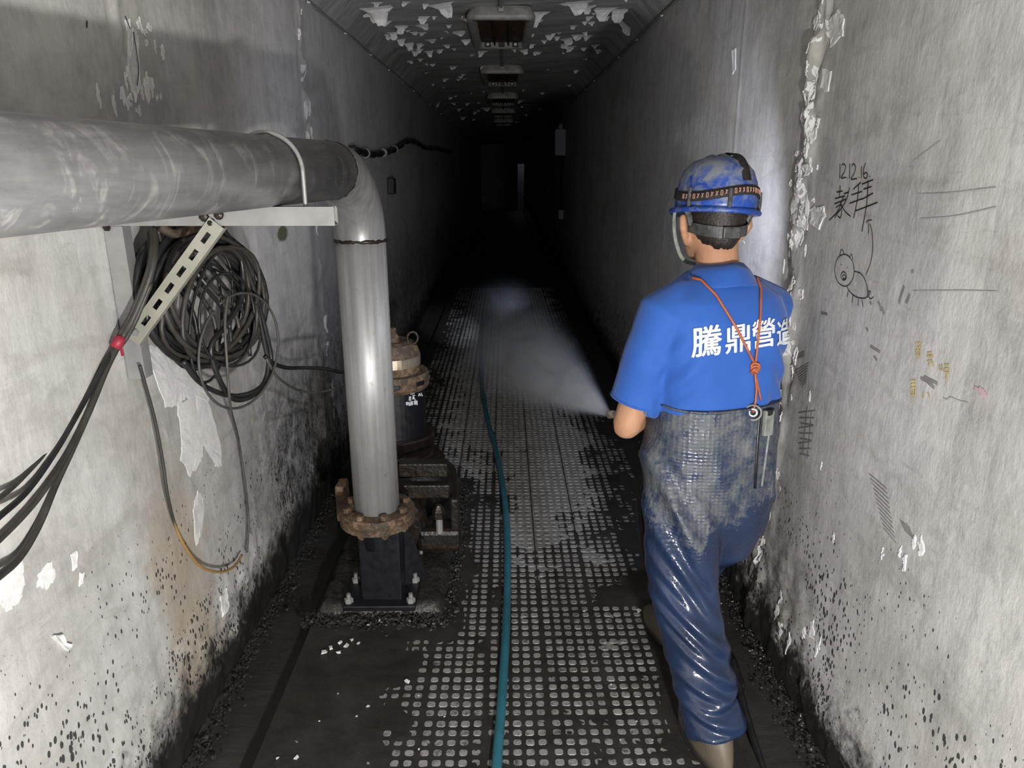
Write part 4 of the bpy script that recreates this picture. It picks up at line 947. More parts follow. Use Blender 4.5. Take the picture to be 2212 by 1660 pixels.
# claw coupling between pump and pipe foot
cl = empty('pump_coupling', (VX + .14, 2.75, PZ), 'rusty bolted claw coupling joining the pump to the pipe foot', 'coupling')
obj('coupling_body', lathe([(.10, 0), (.115, .02), (.115, .10), (.09, .13), (.09, .28)], n=28, M=Matrix.Translation((VX + .04, 2.60, .26)) @ Matrix.Rotation(R(-90), 4, 'X')), M_drust, cl)
obj('upper_bracket', box((VX + .145, 2.72, .475), (.20, .06, .06)), M_drust, cl, bevel=.006)
obj('lower_bracket', box((VX + .15, 2.68, .395), (.21, .05, .06)), M_drust, cl, bevel=.006)
obj('jaw', box((VX + .275, 2.66, .30), (.035, .09, .16)), M_drust, cl, bevel=.01)
obj('jaw', box((VX - .185, 2.66, .36), (.04, .09, .16)), M_rust, cl, bevel=.01)
obj('jaw_base', box((VX + .21, 2.66, .20), (.18, .13, .10)), M_drust, cl, bevel=.02)
b2 = obj('clamp_bolt', lathe([(.014, 0), (.014, .10)], (VX + .215, 2.60, .24), 10), M_galv, cl)
obj('clamp_nut', lathe([(.027, .07), (.027, .10), (.02, .11), (.012, .125)], (VX + .215, 2.60, .24), 6), M_drust, b2)
q = onz(910, 1205, PZ + .005); b3 = tag(obj('floor_bolt', lathe([(.008, 0), (.008, .035)], tuple(q), 8), M_galv, pl)); obj('nut', lathe([(.016, .005), (.016, .02)], tuple(q), 6), M_drust, b3)

# ------------------------------------------------------------------ teal hose
hpts = [(1043, 690), (1041, 730), (1040, 770), (1041, 830), (1053, 905), (1074, 985), (1090, 1080), (1096, 1170), (1096, 1260), (1093, 1360), (1088, 1450), (1082, 1540), (1074, 1640), (1066, 1760)]
tag(obj('water_hose', tube(crom([onz(a, b, .0195) for a, b in hpts], 8), .0155, 14), M_teal, smooth=True), 'teal rubber hose lying along the middle of the tiled floor', 'hose')

# ------------------------------------------------------------------ the worker
P0 = Vector((.615, 2.03, 0)); YAW = R(18); RT = Vector((math.cos(YAW), math.sin(YAW), 0)); FW = Vector((-math.sin(YAW), math.cos(YAW), 0)); UP = Vector((0, 0, 1))
def L(r, f, u): return P0 + RT * r + FW * f + UP * u
def ell(r, f, u, w_, d_, n=32, pw=2.7, tf=0.0):
    out = []
    for k in range(n):
        a = 2 * math.pi * k / n; c, s = math.cos(a), math.sin(a)
        rr_ = math.copysign(abs(c) ** (2 / pw), c) * w_; ff = math.copysign(abs(s) ** (2 / pw), s) * d_
        out.append(L(r + rr_, f + ff, u + tf * ff))
    return out
def skin_material():
    m, nt, bs = newmat('skin'); p = ocoord(nt)
    put(nt, bs, 'Base Color', ramp(nt, noise(nt, p, 14, 4), [(.3, (.36, .185, .105)), (.7, (.46, .25, .15))]))
    bs.inputs['Roughness'].default_value = .5; bs.inputs['Subsurface Weight'].default_value = .08; bs.inputs['Subsurface Radius'].default_value = (.02, .008, .004)
    bump(nt, bs, noise(nt, p, 120, 3), .12, .002); return m
def shirt_material():
    m, nt, bs = newmat('blue_knit'); p = pos(nt)
    put(nt, bs, 'Base Color', ramp(nt, noise(nt, p, 6, 4), [(.3, (.019, .082, .34)), (.7, (.026, .105, .41))]))
    bs.inputs['Roughness'].default_value = .72; bs.inputs['Sheen Weight'].default_value = .15; bs.inputs['Specular IOR Level'].default_value = .25
    bump(nt, bs, noise(nt, p, 420, 2), .12, .001); return m
def wader_material():
    m, nt, bs = newmat('muddy_wader_rubber'); p = pos(nt)
    z = nd(nt, 'ShaderNodeSeparateXYZ', {0: p}).outputs[2]
    wob = mth(nt, 'MULTIPLY', mth(nt, 'SUBTRACT', noise(nt, p, 6.0, 9, .74, .4), .5), .75)
    zz = mth(nt, 'ADD', z, wob); mask = mrange(nt, zz, .66, .70)
    patch = ramp(nt, noise(nt, p, 20, 9, .78), [(.40, .10), (.58, 1.0)])
    mk = mth(nt, 'MULTIPLY', mask, patch)
    blue = ramp(nt, noise(nt, p, 7, 5), [(.3, (.011, .019, .048)), (.7, (.020, .036, .088))])
    mudc = ramp(nt, noise(nt, p, 12, 7, .7), [(.3, (.045, .052, .064)), (.55, (.095, .105, .112)), (.8, (.165, .175, .168))])
    b = mix(nt, mk, blue, mudc); put(nt, bs, 'Base Color', b)
    put(nt, bs, 'Roughness', mth(nt, 'ADD', .20, mth(nt, 'MULTIPLY', mk, .5)))
    bs.inputs['Specular IOR Level'].default_value = .55
    v = nd(nt, 'ShaderNodeTexVoronoi', {'Vector': mapv(nt, p, (1, 1, 1.3)), 'Scale': 75.0, 'Randomness': .25})
    dots = mth(nt, 'MULTIPLY', v.outputs['Distance'], mrange(nt, z, .5, .7))
    bump(nt, bs, mth(nt, 'ADD', mth(nt, 'MULTIPLY', dots, .8), mth(nt, 'MULTIPLY', noise(nt, p, 30, 6, .65), .35)), .5, .006); return m
M_skin = skin_material(); M_shirt = shirt_material(); M_wader = wader_material()
M_hair = simple('short_black_hair', (.018, .013, .010), .5, 0, .5, 90, .6, bscale=150, bdist=.004)
M_boot = simple('tan_rubber_boot', (.11, .092, .07), .38, 0, .2, 10, .1)
def helmet_material():
    m, nt, bs = newmat('scuffed_blue_helmet'); p = pos(nt)
    blue = ramp(nt, noise(nt, p, 11, 4), [(.3, (.010, .038, .24)), (.7, (.018, .075, .36))])
    z = nd(nt, 'ShaderNodeSeparateXYZ', {0: p}).outputs[2]
    n = noise(nt, p, 21, 8, .72, .7)
    n2 = mth(nt, 'ADD', n, mth(nt, 'MULTIPLY', mth(nt, 'SUBTRACT', z, 1.62), 1.1))
    mask = ramp(nt, n2, [(.42, 0), (.60, .85)])
    put(nt, bs, 'Base Color', mix(nt, mask, blue, (.20, .215, .215))); put(nt, bs, 'Roughness', mth(nt, 'ADD', .3, mth(nt, 'MULTIPLY', mask, .4)))
    bump(nt, bs, noise(nt, p, 60, 5), .15, .003); return m
M_helm = helmet_material()
M_strap = simple('black_elastic', (.014, .012, .012), .75, 0, .4, 40, .3)
M_strapp = simple('salmon_print', (.38, .20, .15), .7, 0, .15, bmp=0)
M_band = simple('dusty_black_plastic', (.045, .047, .048), .5, 0, .7, 50, .5)
M_cord = simple('orange_cord', (.34, .085, .03), .5, 0, .2, 30, .15)
M_steel = simple('eyelet_steel', (.7, .7, .68), .3, .7, .1)
M_grey = simple('grey_webbing', (.20, .21, .19), .6, 0, .4, 30, .2)

man = empty('person', P0, 'worker in blue polo shirt, muddy waders and blue helmet, seen from behind', 'person')
# joints
lhip = L(-.105, -.02, .86); lknee = Vector((.535, 1.86, .45)); lank = Vector((.607, 1.665, .10))
rhip = L(.105, .0, .86); rknee = Vector((.705, 2.17, .50)); rank = Vector((.60, 2.19, .10))
lsh = L(-.175, -.005, 1.265); lelb = Vector((.362, 1.985, .935)); lwri = Vector((.475, 2.20, .915))
rsh = L(.180, .01, 1.265); relb = Vector((.80, 2.30, 1.0)); rwri = Vector((.60, 2.40, .955))
# continuous body
mb = MB()
mb.add(loft([ell(0, -.01, .80, .14, .09), ell(0, -.01, .9, .155, .10), ell(0, -.005, 1.05, .15, .10), ell(0, 0, 1.2, .16, .10), ell(0, 0, 1.29, .15, .085), ell(0, 0, 1.34, .09, .06)]))
mb.add(capsule([L(0, .0, 1.28), L(0, .015, 1.40), L(0, .035, 1.48)], [.066, .060, .060], 20))
# head: stacked rings, facing slightly left
HY = R(9); HR = Vector((math.cos(HY), math.sin(HY), 0)); HF = Vector((-math.sin(HY), math.cos(HY), 0)); HC = L(-.005, .04, 0)
def H(r, f, u): return HC + HR * r + HF * f + UP * u
def hell(f, u, w_, d_, n=28, pw=2.1): return [H(math.copysign(abs(math.cos(2 * math.pi * k / n)) ** (2 / pw), math.cos(2 * math.pi * k / n)) * w_, f + math.copysign(abs(math.sin(2 * math.pi * k / n)) ** (2 / pw), math.sin(2 * math.pi * k / n)) * d_, u) for k in range(n)]
mb.add(loft([hell(.062, 1.405, .030, .030), hell(.055, 1.42, .047, .050), hell(.035, 1.445, .062, .075), hell(.015, 1.475, .070, .090), hell(.008, 1.51, .075, .098), hell(.004, 1.55, .077, .100), hell(0, 1.59, .074, .096), hell(0, 1.625, .055, .072), hell(0, 1.645, .02, .03)]))
mb.add(capsule([H(0, .100, 1.525), H(0, .112, 1.495)], [.010, .015], 10))        # nose
mb.add(capsule([H(-.018, .098, 1.455), H(.018, .098, 1.455)], [.008, .008], 8))   # lips
for s in (-1, 1):                                                              # ears
    pts = [H(s * .074, .012, 1.462), H(s * .088, -.004, 1.480), H(s * .100, -.016, 1.508), H(s * .099, -.008, 1.535), H(s * .080, .014, 1.535)]
    mb.add(capsule(pts, [.010, .010, .0115, .0115, .009], 10)); mb.add(capsule([H(s * .076, .010, 1.48), H(s * .086, .0, 1.522)], [.010, .014], 10))
# arms
mb.add(capsule([lsh, lsh.lerp(lelb, .5), lelb], [.055, .050, .043], 16)); mb.add(capsule([lelb, lelb.lerp(lwri, .35), lwri], [.042, .043, .029], 16))
mb.add(capsule([rsh, rsh.lerp(relb, .5), relb], [.055, .048, .043], 16)); mb.add(capsule([relb, relb.lerp(rwri, .35), rwri], [.042, .041, .029], 16))
# hands, fingers closed round the spray gun
GUN_A = Vector((.470, 2.275, .885)); GUN_D = Vector((-.30, 1, -.28)).normalized()
def hand(wri, grip, palm_n, sgn):
    fwd = (grip - wri).normalized(); axis = GUN_D; side = axis
    pc = wri + fwd * .045
    mb.add(capsule([wri, pc, wri + fwd * .075], [.027, .034, .032], 14))
    for k in range(4):
        o = (k - 1.5) * .019; ln = (.085, .095, .090, .072)[k]
        base = wri + fwd * .075 + side * o
        p1 = base + fwd * ln * .38 + palm_n * .006; p2 = p1 + fwd * ln * .18 - palm_n * ln * .32; p3 = p2 - fwd * ln * .25 - palm_n * ln * .16
        mb.add(capsule([base, p1, p2, p3], [.0098, .0092, .0085, .0078], 10))
    tb = wri + fwd * .03 - palm_n * .01 + side * .03 * sgn
    mb.add(capsule([tb, tb + fwd * .035 + side * .014 * sgn - palm_n * .012, tb + fwd * .06 - palm_n * .03], [.012, .0105, .009], 10))
hand(lwri, GUN_A + Vector((.01, .03, .02)), Vector((0, 0, 1)), 1); hand(rwri, Vector((.50, 2.43, .925)), Vector((0, 0, 1)), -1)
# legs
mb.add(capsule([lhip, lhip.lerp(lknee, .5), lknee, lknee.lerp(lank, .4), lank], [.07, .065, .05, .05, .036], 16)); mb.add(capsule([rhip, rhip.lerp(rknee, .5), rknee, rknee.lerp(rank, .4), rank], [.07, .065, .05, .05, .036], 16))
for an, tdir in ((lank, Vector((-.25, .97, 0)).normalized()), (rank, Vector((-.28, .96, 0)).normalized())):
    mb.add(capsule([an - UP * .03, an + tdir * .08 - UP * .055, an + tdir * .15 - UP * .06], [.034, .032, .025], 12))
body = obj('body', mb.get(), M_skin, man, smooth=True); remesh(body, .0055, 5)
# eyes and brows
for s in (-1, 1):
    e = obj('eye', lathe([(.001, -.011), (.008, -.008), (.011, 0), (.008, .008), (.001, .011)], tuple(H(s * .030, .094, 1.525)), 12), M_tube, man, smooth=True)
    obj('eyebrow', tube([H(s * .014, .101, 1.545), H(s * .032, .098, 1.550), H(s * .048, .088, 1.545)], .004, 8), M_hair, man, smooth=True)
# hair: cap of short hair above the nape
rings = []; rh = random.Random(3)
for (f, u, w_, d_) in ((-.006, 1.452, .055, .080), (-.004, 1.468, .066, .092), (-.002, 1.49, .0735, .1005), (0, 1.52, .0795, .1045), (0, 1.56, .0805, .1045), (0, 1.60, .0745, .098), (0, 1.635, .05, .068), (0, 1.65, .015, .02)):
    ring = []
    for k in range(56):
        a = 2 * math.pi * k / 56; c, s = math.cos(a), math.sin(a); ff = f + s * d_
        up = u + (.075 * max(0, s + .25) if u < 1.53 else 0) + (.016 * abs(c) ** 2 if u < 1.48 else 0) + rh.uniform(-.004, .004) * (u < 1.48)
        ring.append(H(c * w_, ff, up))
    rings.append(ring)
obj('hair', loft(rings), M_hair, man, smooth=True)

# shirt
mb = MB()
mb.add(loft([ell(0, -.012, .985, .178, .138), ell(0, -.015, 1.02, .190, .142), ell(0, -.012, 1.10, .198, .140), ell(0, -.005, 1.20, .208, .138), ell(0, 0, 1.265, .205, .132), ell(0, .004, 1.315, .185, .112), ell(0, .008, 1.352, .130, .090), ell(0, .012, 1.385, .078, .072)]))
mb.add(tube([L(-.09, 0, 1.315), lsh + UP * .005, lsh.lerp(lelb, .30), lsh.lerp(lelb, .60), lsh.lerp(lelb, .78)], [.062, .078, .078, .075, .074], 24))
mb.add(tube([L(.09, 0, 1.315), rsh + UP * .005, rsh.lerp(relb, .30), rsh.lerp(relb, .60), rsh.lerp(relb, .80)], [.062, .078, .078, .075, .074], 24))
shirt = obj('shirt', mb.get(), M_shirt, man, smooth=True); remesh(shirt, .0075, 5)
a = coords(shirt); n = normals(shirt)
rl = (a - np.array(P0)) @ np.array(RT); fl_ = (a - np.array(P0)) @ np.array(FW); zz = a[:, 2]
fold = .5 - np.abs(fbm(rl * 9 + zz * 5, zz * 9 - rl * 9, 201, 3) - .5) * 2
side_w = np.exp(-((np.abs(rl) - .17) / .05) ** 2) * np.exp(-((zz - 1.13) / .10) ** 2)
d = .006 * (fbm(rl * 7, zz * 5, 202, 3) - .5) + .020 * side_w * (np.sin((zz * .7 + np.abs(rl) * .9) * 95 + 3 * fbm(rl * 8, zz * 8, 203)) * .5) * .6
d += .006 * np.sin(rl * 75 + 2 * zz) * sstep(1.10, 1.0, zz) * sstep(.02, .12, rl)
d += .004 * fold
a = a + n * d[:, None]
dip = .020 * np.sin((rl + .05) * 9) - .012 * sstep(.02, .12, rl)
a[:, 2] += np.where((zz < 1.06) & (np.abs(rl) < .23), dip * sstep(1.06, .985, zz), 0)
setcoords(shirt, a)
shirt_bvh = bvh_of(shirt)
# collar
cr = []
for k in range(41):
    t = 2 * math.pi * k / 40; cr.append((math.cos(t), math.sin(t)))
v = []; f = []
lay = [(.062, .066, .012, 1.412, .0), (.068, .072, .012, 1.418, .0), (.088, .088, .006, 1.398, 0), (.112, .104, .004, 1.362, 0), (.114, .106, .004, 1.358, 0), (.108, .100, .006, 1.360, 0), (.078, .078, .010, 1.392, 0)]
m = 36; opening = R(50)
for (wd_, dd_, f0, u, _) in lay:
    for k in range(m + 1):
        t = R(90) + opening / 2 + (2 * math.pi - opening) * k / m
        c, s = math.cos(t), math.sin(t); lift = -.030 * max(0, s) - .010 * abs(c)
        v.append(L(c * wd_, f0 + s * dd_, u + lift))
for i in range(len(lay) - 1):
    for k in range(m): f.append((i * (m + 1) + k, i * (m + 1) + k + 1, (i + 1) * (m + 1) + k + 1, (i + 1) * (m + 1) + k))
col_o = obj('collar', (v, f), M_shirt, shirt, smooth=True)
# sleeve hems
for s_, e_, t_ in ((lsh, lelb, .765), (rsh, relb, .785)):
    c = s_.lerp(e_, t_); d = (e_ - s_).normalized(); Mr = UP.rotation_difference(d).to_matrix()
    ring = [c + Mr @ Vector((.0735 * math.cos(q), .0735 * math.sin(q), 0)) for q in np.linspace(0, 2 * math.pi, 33)]
    obj('sleeve_hem', tube(ring, .0035, 6, False), M_shirt, shirt, smooth=True)

# printed characters on the back
def text_mesh(body, size):
    cu = bpy.data.curves.new('t', 'FONT'); cu.body = body; cu.size = size; cu.resolution_u = 3; cu.align_x = 'CENTER'
    o = bpy.data.objects.new('t', cu); C.objects.link(o); dg = bpy.context.evaluated_depsgraph_get(); dg.update()
    me = bpy.data.meshes.new_from_object(o.evaluated_get(dg)); bpy.data.objects.remove(o); return me
mb = MB()
for ch, px, py, tw, th in (('騰', 1526, 737, 62, 64), ('鼎', 1592, 732, 52, 58), ('營', 1647, 720, 48, 60), ('造', 1692, 717, 32, 54)):
    me = text_mesh(ch, 1.0); bm = bmesh.new(); bm.from_mesh(me)
    vs = [v_.co for v_ in bm.verts]
    if not vs: continue
    xa, xb = min(p.x for p in vs), max(p.x for p in vs); ya, yb = min(p.y for p in vs), max(p.y for p in vs)
    for k in range(1, 12):
        for ax in (0, 1):
            co = Vector((xa + (xb - xa) * k / 12, ya + (yb - ya) * k / 12, 0)); no = Vector((1, 0, 0)) if ax == 0 else Vector((0, 1, 0))
            bmesh.ops.bisect_plane(bm, geom=bm.verts[:] + bm.edges[:] + bm.faces[:], plane_co=co, plane_no=no)
    bmesh.ops.triangulate(bm, faces=bm.faces[:])
    for i, v_ in enumerate(bm.verts): v_.index = i
    for su, sv in ((0, 0), (.020, 0), (-.020, 0), (0, .016), (0, -.016)):
        V = []
        for v_ in bm.verts:
            u = (v_.co.x - xa) / (xb - xa) - .5 + su; vv = (v_.co.y - ya) / (yb - ya) - .5 + sv
            q = hit(px + u * tw, py - vv * th - u * 8, shirt_bvh, .0042)
            V.append(q if q else (V[-1] if V else Vector((0, 0, 0))))
        mb.add((V, [tuple(w_.index for w_ in fc_.verts) for fc_ in bm.faces]))
    bm.free(); bpy.data.meshes.remove(me)
if mb.v: tag(obj('back_print', mb.get(), M_whitep, shirt), 'row of four white printed characters')

# waders
mb = MB()
mb.add(loft([ell(.03, -.02, .44, .05, .05), ell(.03, -.03, .50, .12, .10), ell(.02, -.035, .60, .165, .128), ell(.01, -.035, .72, .188, .145), ell(0, -.032, .84, .192, .150), ell(0, -.025, .92, .196, .152), ell(0, -.018, .98, .192, .150), ell(0, -.016, 1.022, .190, .148)]))
mb.add(tube([lhip + UP * .06, lhip, lhip.lerp(lknee, .35), lhip.lerp(lknee, .7), lknee, lknee.lerp(lank, .35), lknee.lerp(lank, .75), lknee.lerp(lank, 1.0)], [.09, .112, .118, .112, .103, .095, .086, .090], 28))
mb.add(tube([rhip + UP * .06, rhip, rhip.lerp(rknee, .4), rknee, rknee.lerp(rank, .5), rknee.lerp(rank, .95)], [.09, .110, .114, .105, .085, .085], 28))
wad = obj('waders', mb.get(), M_wader, man, smooth=True); remesh(wad, .0075, 7)
a = coords(wad); n = normals(wad); rl = (a - np.array(P0)) @ np.array(RT); zz = a[:, 2]; th = np.arctan2(a[:, 1] - 1.95, a[:, 0] - .6)
def ridge(x, y, sd): return 1 - 2 * np.abs(fbm(x, y, sd, 3) - .5) * 2
low = sstep(.92, .55, zz)
wx = .18 * (fbm(rl * 4, zz * 4, 310) - .5); u = rl + wx; dg_ = zz * .80 + u * .60; ac = -zz * .60 + u * .80
def rg(x, y, sd, p_=2.0): return np.clip(ridge(x, y, sd), 0, 1) ** p_ - .5
wv = sstep(.50, .72, zz) * sstep(.98, .85, zz); wh = sstep(.30, .16, zz); wd_ = np.clip(sstep(.78, .55, zz) - wh, 0, 1)
t_ = np.clip((zz - lank.z) / (lhip.z - lank.z), 0, 1); ucx = np.interp(zz, [lank.z, lknee.z, lhip.z], [lank.x, lknee.x, lhip.x]); uu = a[:, 0] - ucx
d = .012 * wv * rg(u * 8 + zz * 2.0, zz * 1.4, 320) + .010 * (fbm(rl * 4.5, zz * 4.5, 303, 3) - .5)
onleg = sstep(.16, .12, np.abs(uu))
for (z0, sl_, w_c, amp, uc, ul) in ((.66, -1.7, .022, .016, -.02, .09), (.60, -1.5, .016, .012, .03, .07), (.53, -1.35, .020, .018, .0, .10), (.46, -1.1, .013, .010, -.03, .06), (.415, -1.0, .018, .017, .02, .09), (.35, -.85, .012, .012, -.03, .07), (.31, -.8, .016, .015, .03, .08), (.25, -.35, .012, .011, -.01, .08), (.215, .15, .010, .010, .03, .06), (.175, -.25, .011, .012, -.02, .08), (.135, .05, .009, .009, .02, .08)):
    e = zz - (z0 + sl_ * uu + .02 * (fbm(uu * 9 + z0 * 31, zz * 4, 340) - .5))
    lw = np.exp(-((uu - uc) / ul) ** 2) * onleg / math.sqrt(1 + sl_ * sl_)**0
    q = e / (w_c * math.sqrt(1 + sl_ * sl_))
    d += amp * lw * (np.exp(-q ** 2) - .75 * np.exp(-((q + 1.7) / 1.1) ** 2))
a = a + n * d[:, None]; setcoords(wad, a); wad_bvh = bvh_of(wad)
rim = ell(0, -.016, 1.018, .1925, .1505, 48); obj('waist_hem', tube(rim + [rim[0]], .004, 6, False), M_wader, wad, smooth=True)
# boots
for an, kn, tdir in ((lank, lknee, Vector((-.25, .97, 0)).normalized()), (rank, rknee, Vector((-.28, .96, 0)).normalized())):
    sd_ = Vector((tdir.y, -tdir.x, 0)); lean = Vector(((kn.x - an.x) / (kn.z - an.z), (kn.y - an.y) / (kn.z - an.z), 0))
    def br(c, u, w_, l_, n=24): return [Vector((an.x, an.y, 0)) + lean * max(0, u - .10) + tdir * (c + math.sin(2 * math.pi * k / n) * l_) + sd_ * math.cos(2 * math.pi * k / n) * w_ + UP * u for k in range(n)]
    bt = obj('boot', loft([br(.055, .012, .046, .135), br(.055, .045, .049, .138), br(.04, .075, .049, .115), br(.01, .11, .050, .072), br(-.002, .15, .052, .058), br(-.004, .20, .054, .056), br(-.002, .23, .054, .056)]), M_boot, man, smooth=True)
    obj('boot_sole', loft([br(.055, .003, .048, .138), br(.055, .016, .050, .141), br(.055, .018, .046, .136)]), M_dark, bt)

# helmet
HM = Matrix.Translation(H(0, .004, 1.545)) @ Matrix(((HR.x, HF.x, 0, 0), (HR.y, HF.y, 0, 0), (HR.z, HF.z, 1, 0), (0, 0, 0, 1))) @ Matrix.Rotation(R(-5), 4, 'X') @ Matrix.Rotation(R(4), 4, 'Y')
def hring(w_, d_, u, n=48, fo=0.0, brim=0.0):
    out = []
    for k in range(n):
        a_ = 2 * math.pi * k / n; c, s = math.cos(a_), math.sin(a_); ex_ = brim * max(0, s) ** 2
        out.append(HM @ Vector((c * w_, fo + s * (d_ + ex_), u - (ex_ * .25))))
    return out
hl = [(.108, .128, .004), (.110, .130, .02), (.109, .129, .05), (.104, .122, .085), (.092, .108, .115), (.070, .083, .138), (.040, .048, .150), (.012, .014, .154)]
hel = obj('helmet', loft([hring(a_, b_, c_) for a_, b_, c_ in hl]), M_helm, man, smooth=True)
obj('brim', loft([hring(.104, .124, -.003, brim=.01), hring(.121, .141, -.004, brim=.028), hring(.124, .144, .002, brim=.030), hring(.121, .141, .008, brim=.028), hring(.106, .126, .013, brim=.0)]), M_helm, hel, smooth=True)
def hsurf(az, u, off=.002):
    ws = np.interp(u, [x[2] for x in hl], [x[0] for x in hl]); ds = np.interp(u, [x[2] for x in hl], [x[1] for x in hl])
    return HM @ Vector((math.cos(az) * (ws + off), math.sin(az) * (ds + off), u + off * .3))
# raised ridges along the crown
for s in (-.03, 0, .03):
    pts = []
    for t in np.linspace(-1, 1, 17):
        f_ = t * .095; r2 = 1 - (s / .112) ** 2 - (f_ / .132) ** 2; uu = .02 + .136 * math.sqrt(max(.02, r2))
        pts.append(HM @ Vector((s, f_, uu)))
    obj('crown_ridge', tube(pts, .006, 8), M_helm, hel, smooth=True)
# headlamp with its elastic band
def band(pts_azu, hw, off, n=3):
    v = []; f = []
    for (az_, u_) in pts_azu:
        for s in (-1, 1):
            v.append(hsurf(az_, u_ + s * hw, off + .0005)); 
        for s in (1, -1): v.append(hsurf(az_, u_ + s * hw, off + .003))
    for i in range(len(pts_azu) - 1):
        for k in range(4): f.append((4 * i + k, 4 * i + (k + 1) % 4, 4 * i + 4 + (k + 1) % 4, 4 * i + 4 + k))
    return v, f
lampo = obj('headlamp', box_m(HM @ Matrix.Translation((0, .150, .062)), (.062, .040, .042)), M_dark, man, bevel=.006)
def buv(az_): return .047 + .012 * math.cos(2 * (az_ + 1.1)) 
obj('elastic_band', band([(a_, buv(a_)) for a_ in np.linspace(0, 2 * math.pi, 73)], .0125, .002), M_strap, lampo, smooth=True)
v = []; f = []
for i, t in enumerate(np.linspace(-.90, .80, 31)):
    f_ = t * .135; 
    uu = None
    for s in (-.0125, .0125):
        rsq = 1 - (f_ / .134) ** 2; uu = .012 + .146 * max(.0, rsq) ** .45
        v.append(HM @ Vector((.026 + s, f_, uu + .004)))
    for s in (.0125, -.0125): v.append(HM @ Vector((.026 + s, f_ , uu + .0075)))
for i in range(30):
    for k in range(4): f.append((4 * i + k, 4 * i + (k + 1) % 4, 4 * i + 4 + (k + 1) % 4, 4 * i + 4 + k))
obj('crown_strap', (v, f), M_strap, lampo, smooth=True)
# small salmon motifs printed on the band
mbp = MB()
for k in range(26):
    a_ = -2.9 + k * .105; u_ = buv(a_); 
    for (da, du, ea, eu) in ((-.025, -.006, .02, .006), (-.02, .006, .012, -.004)) if k % 3 else ((-.02, .006, .02, .006), (-.02, -.006, .02, -.006), (-.02, .006, -.02, -.006), (.02, .006, .02, -.006)):
        mbp.add(tube([hsurf(a_ + da, u_ + du, .0052), hsurf(a_ + ea, u_ + eu, .0052)], .0012, 5))
obj('band_print', mbp.get(), M_strapp, lampo)
obj('lens', lathe([(.004, .0), (.018, .0), (.018, .006), (.010, .010)], n=20, M=HM @ Matrix.Translation((0, .170, .062)) @ Matrix.Rotation(R(-90), 4, 'X')), M_tube, lampo)
for az_ in (-1.75, -.5, -2.7):
    Pq = [hsurf(az_, u_, .005) for u_ in (.002, .02, .04, .058)]; obj('strap_clip', tube(Pq, .0055, 6, True, .5), M_band, lampo)
# nape band and chin strap
v = []; f = []
for k in range(33):
    a_ = R(188 + 164 * k / 32); c, s = math.cos(a_), math.sin(a_); dn = .012 * abs(s)
    for (w_, u) in ((.0845, 1.497), (.0865, 1.497), (.0875, 1.527), (.0855, 1.527)): v.append(H(c * w_, .002 + s * (w_ + .026), u - dn))
for k in range(32):
    for j in range(4): f.append((4 * k + j, 4 * k + (j + 1) % 4, 4 * k + 4 + (j + 1) % 4, 4 * k + 4 + j))
nb = obj('nape_band', (v, f), M_band, hel, smooth=False)
obj('band_buckle', box_m(Matrix.Translation(H(0, -.112, 1.500)) @ Matrix(((HR.x, HF.x, 0, 0), (HR.y, HF.y, 0, 0), (0, 0, 1, 0), (0, 0, 0, 1))), (.05, .010, .032)), M_band, hel, bevel=.004)
for s in (-1, 1): obj('band_strap', tube([H(s * .083, -.03, 1.515), H(s * .092, -.035, 1.54), H(s * .098, -.03, 1.555)], .008, 8, True, .4), M_band, hel)
obj('chin_strap', tube(crom([H(-.100, .05, 1.55), H(-.094, .062, 1.50), H(-.082, .062, 1.45), H(-.052, .075, 1.405), H(0, .09, 1.39), H(.052, .075, 1.405), H(.082, .062, 1.45), H(.094, .062, 1.50), H(.100, .05, 1.55)], 6), .006, 8, True, .35), M_grey, hel, smooth=True)
obj('earring', tube([H(.090 + .008 * math.cos(t), .0, 1.458 + .009 * math.sin(t)) for t in np.linspace(0, 5.6, 14)], .0016, 6), M_steel, man)

# orange braces cord
def hs_(pts, bv_, off): return [q for q in (hit(a_, b_, bv_, off) for a_, b_ in pts) if q]
def dense(pts, k=10):
    out = []
    for i in range(len(pts) - 1):
        for j in range(k): t = j / k; out.append((pts[i][0] * (1 - t) + pts[i + 1][0] * t, pts[i][1] * (1 - t) + pts[i + 1][1] * t))
    out.append(pts[-1]); return out
cord = obj('braces_cord', tube(hs_(dense([(1497, 604), (1515, 608), (1545, 640), (1590, 712), (1625, 782)]), shirt_bvh, .006), .0036, 8), M_cord, man, smooth=True)
obj('cord_strand', tube(hs_(dense([(1632, 603), (1641, 625), (1640, 680), (1634, 740), (1629, 782)]), shirt_bvh, .006), .0036, 8), M_cord, cord, smooth=True)
kq = hit(1627, 796, shirt_bvh, .008)
mbk = MB(); 
for k in range(3): mbk.add(tube([kq + RT * .010 * math.cos(t) + UP * (.008 * math.sin(t * 1.0) + (k - 1) * .007) - FW * (.005 * math.sin(t + k)) for t in np.linspace(0, 2 * math.pi, 16)], .0042, 7, False))
obj('cord_knot', mbk.get(), M_cord, cord, smooth=True)
e_ = hit(1624, 891, wad_bvh, .005)
lowp = hs_(dense([(1628, 806), (1631, 840), (1629, 866)], 6), shirt_bvh, .006) + [e_]
obj('cord_strand', tube(lowp, .0034, 8), M_cord, cord, smooth=True)
low2 = hs_(dense([(1629, 806), (1636, 840), (1641, 864)], 6), shirt_bvh, .005); obj('cord_strand', tube(low2, .003, 8), M_cord, cord, smooth=True)
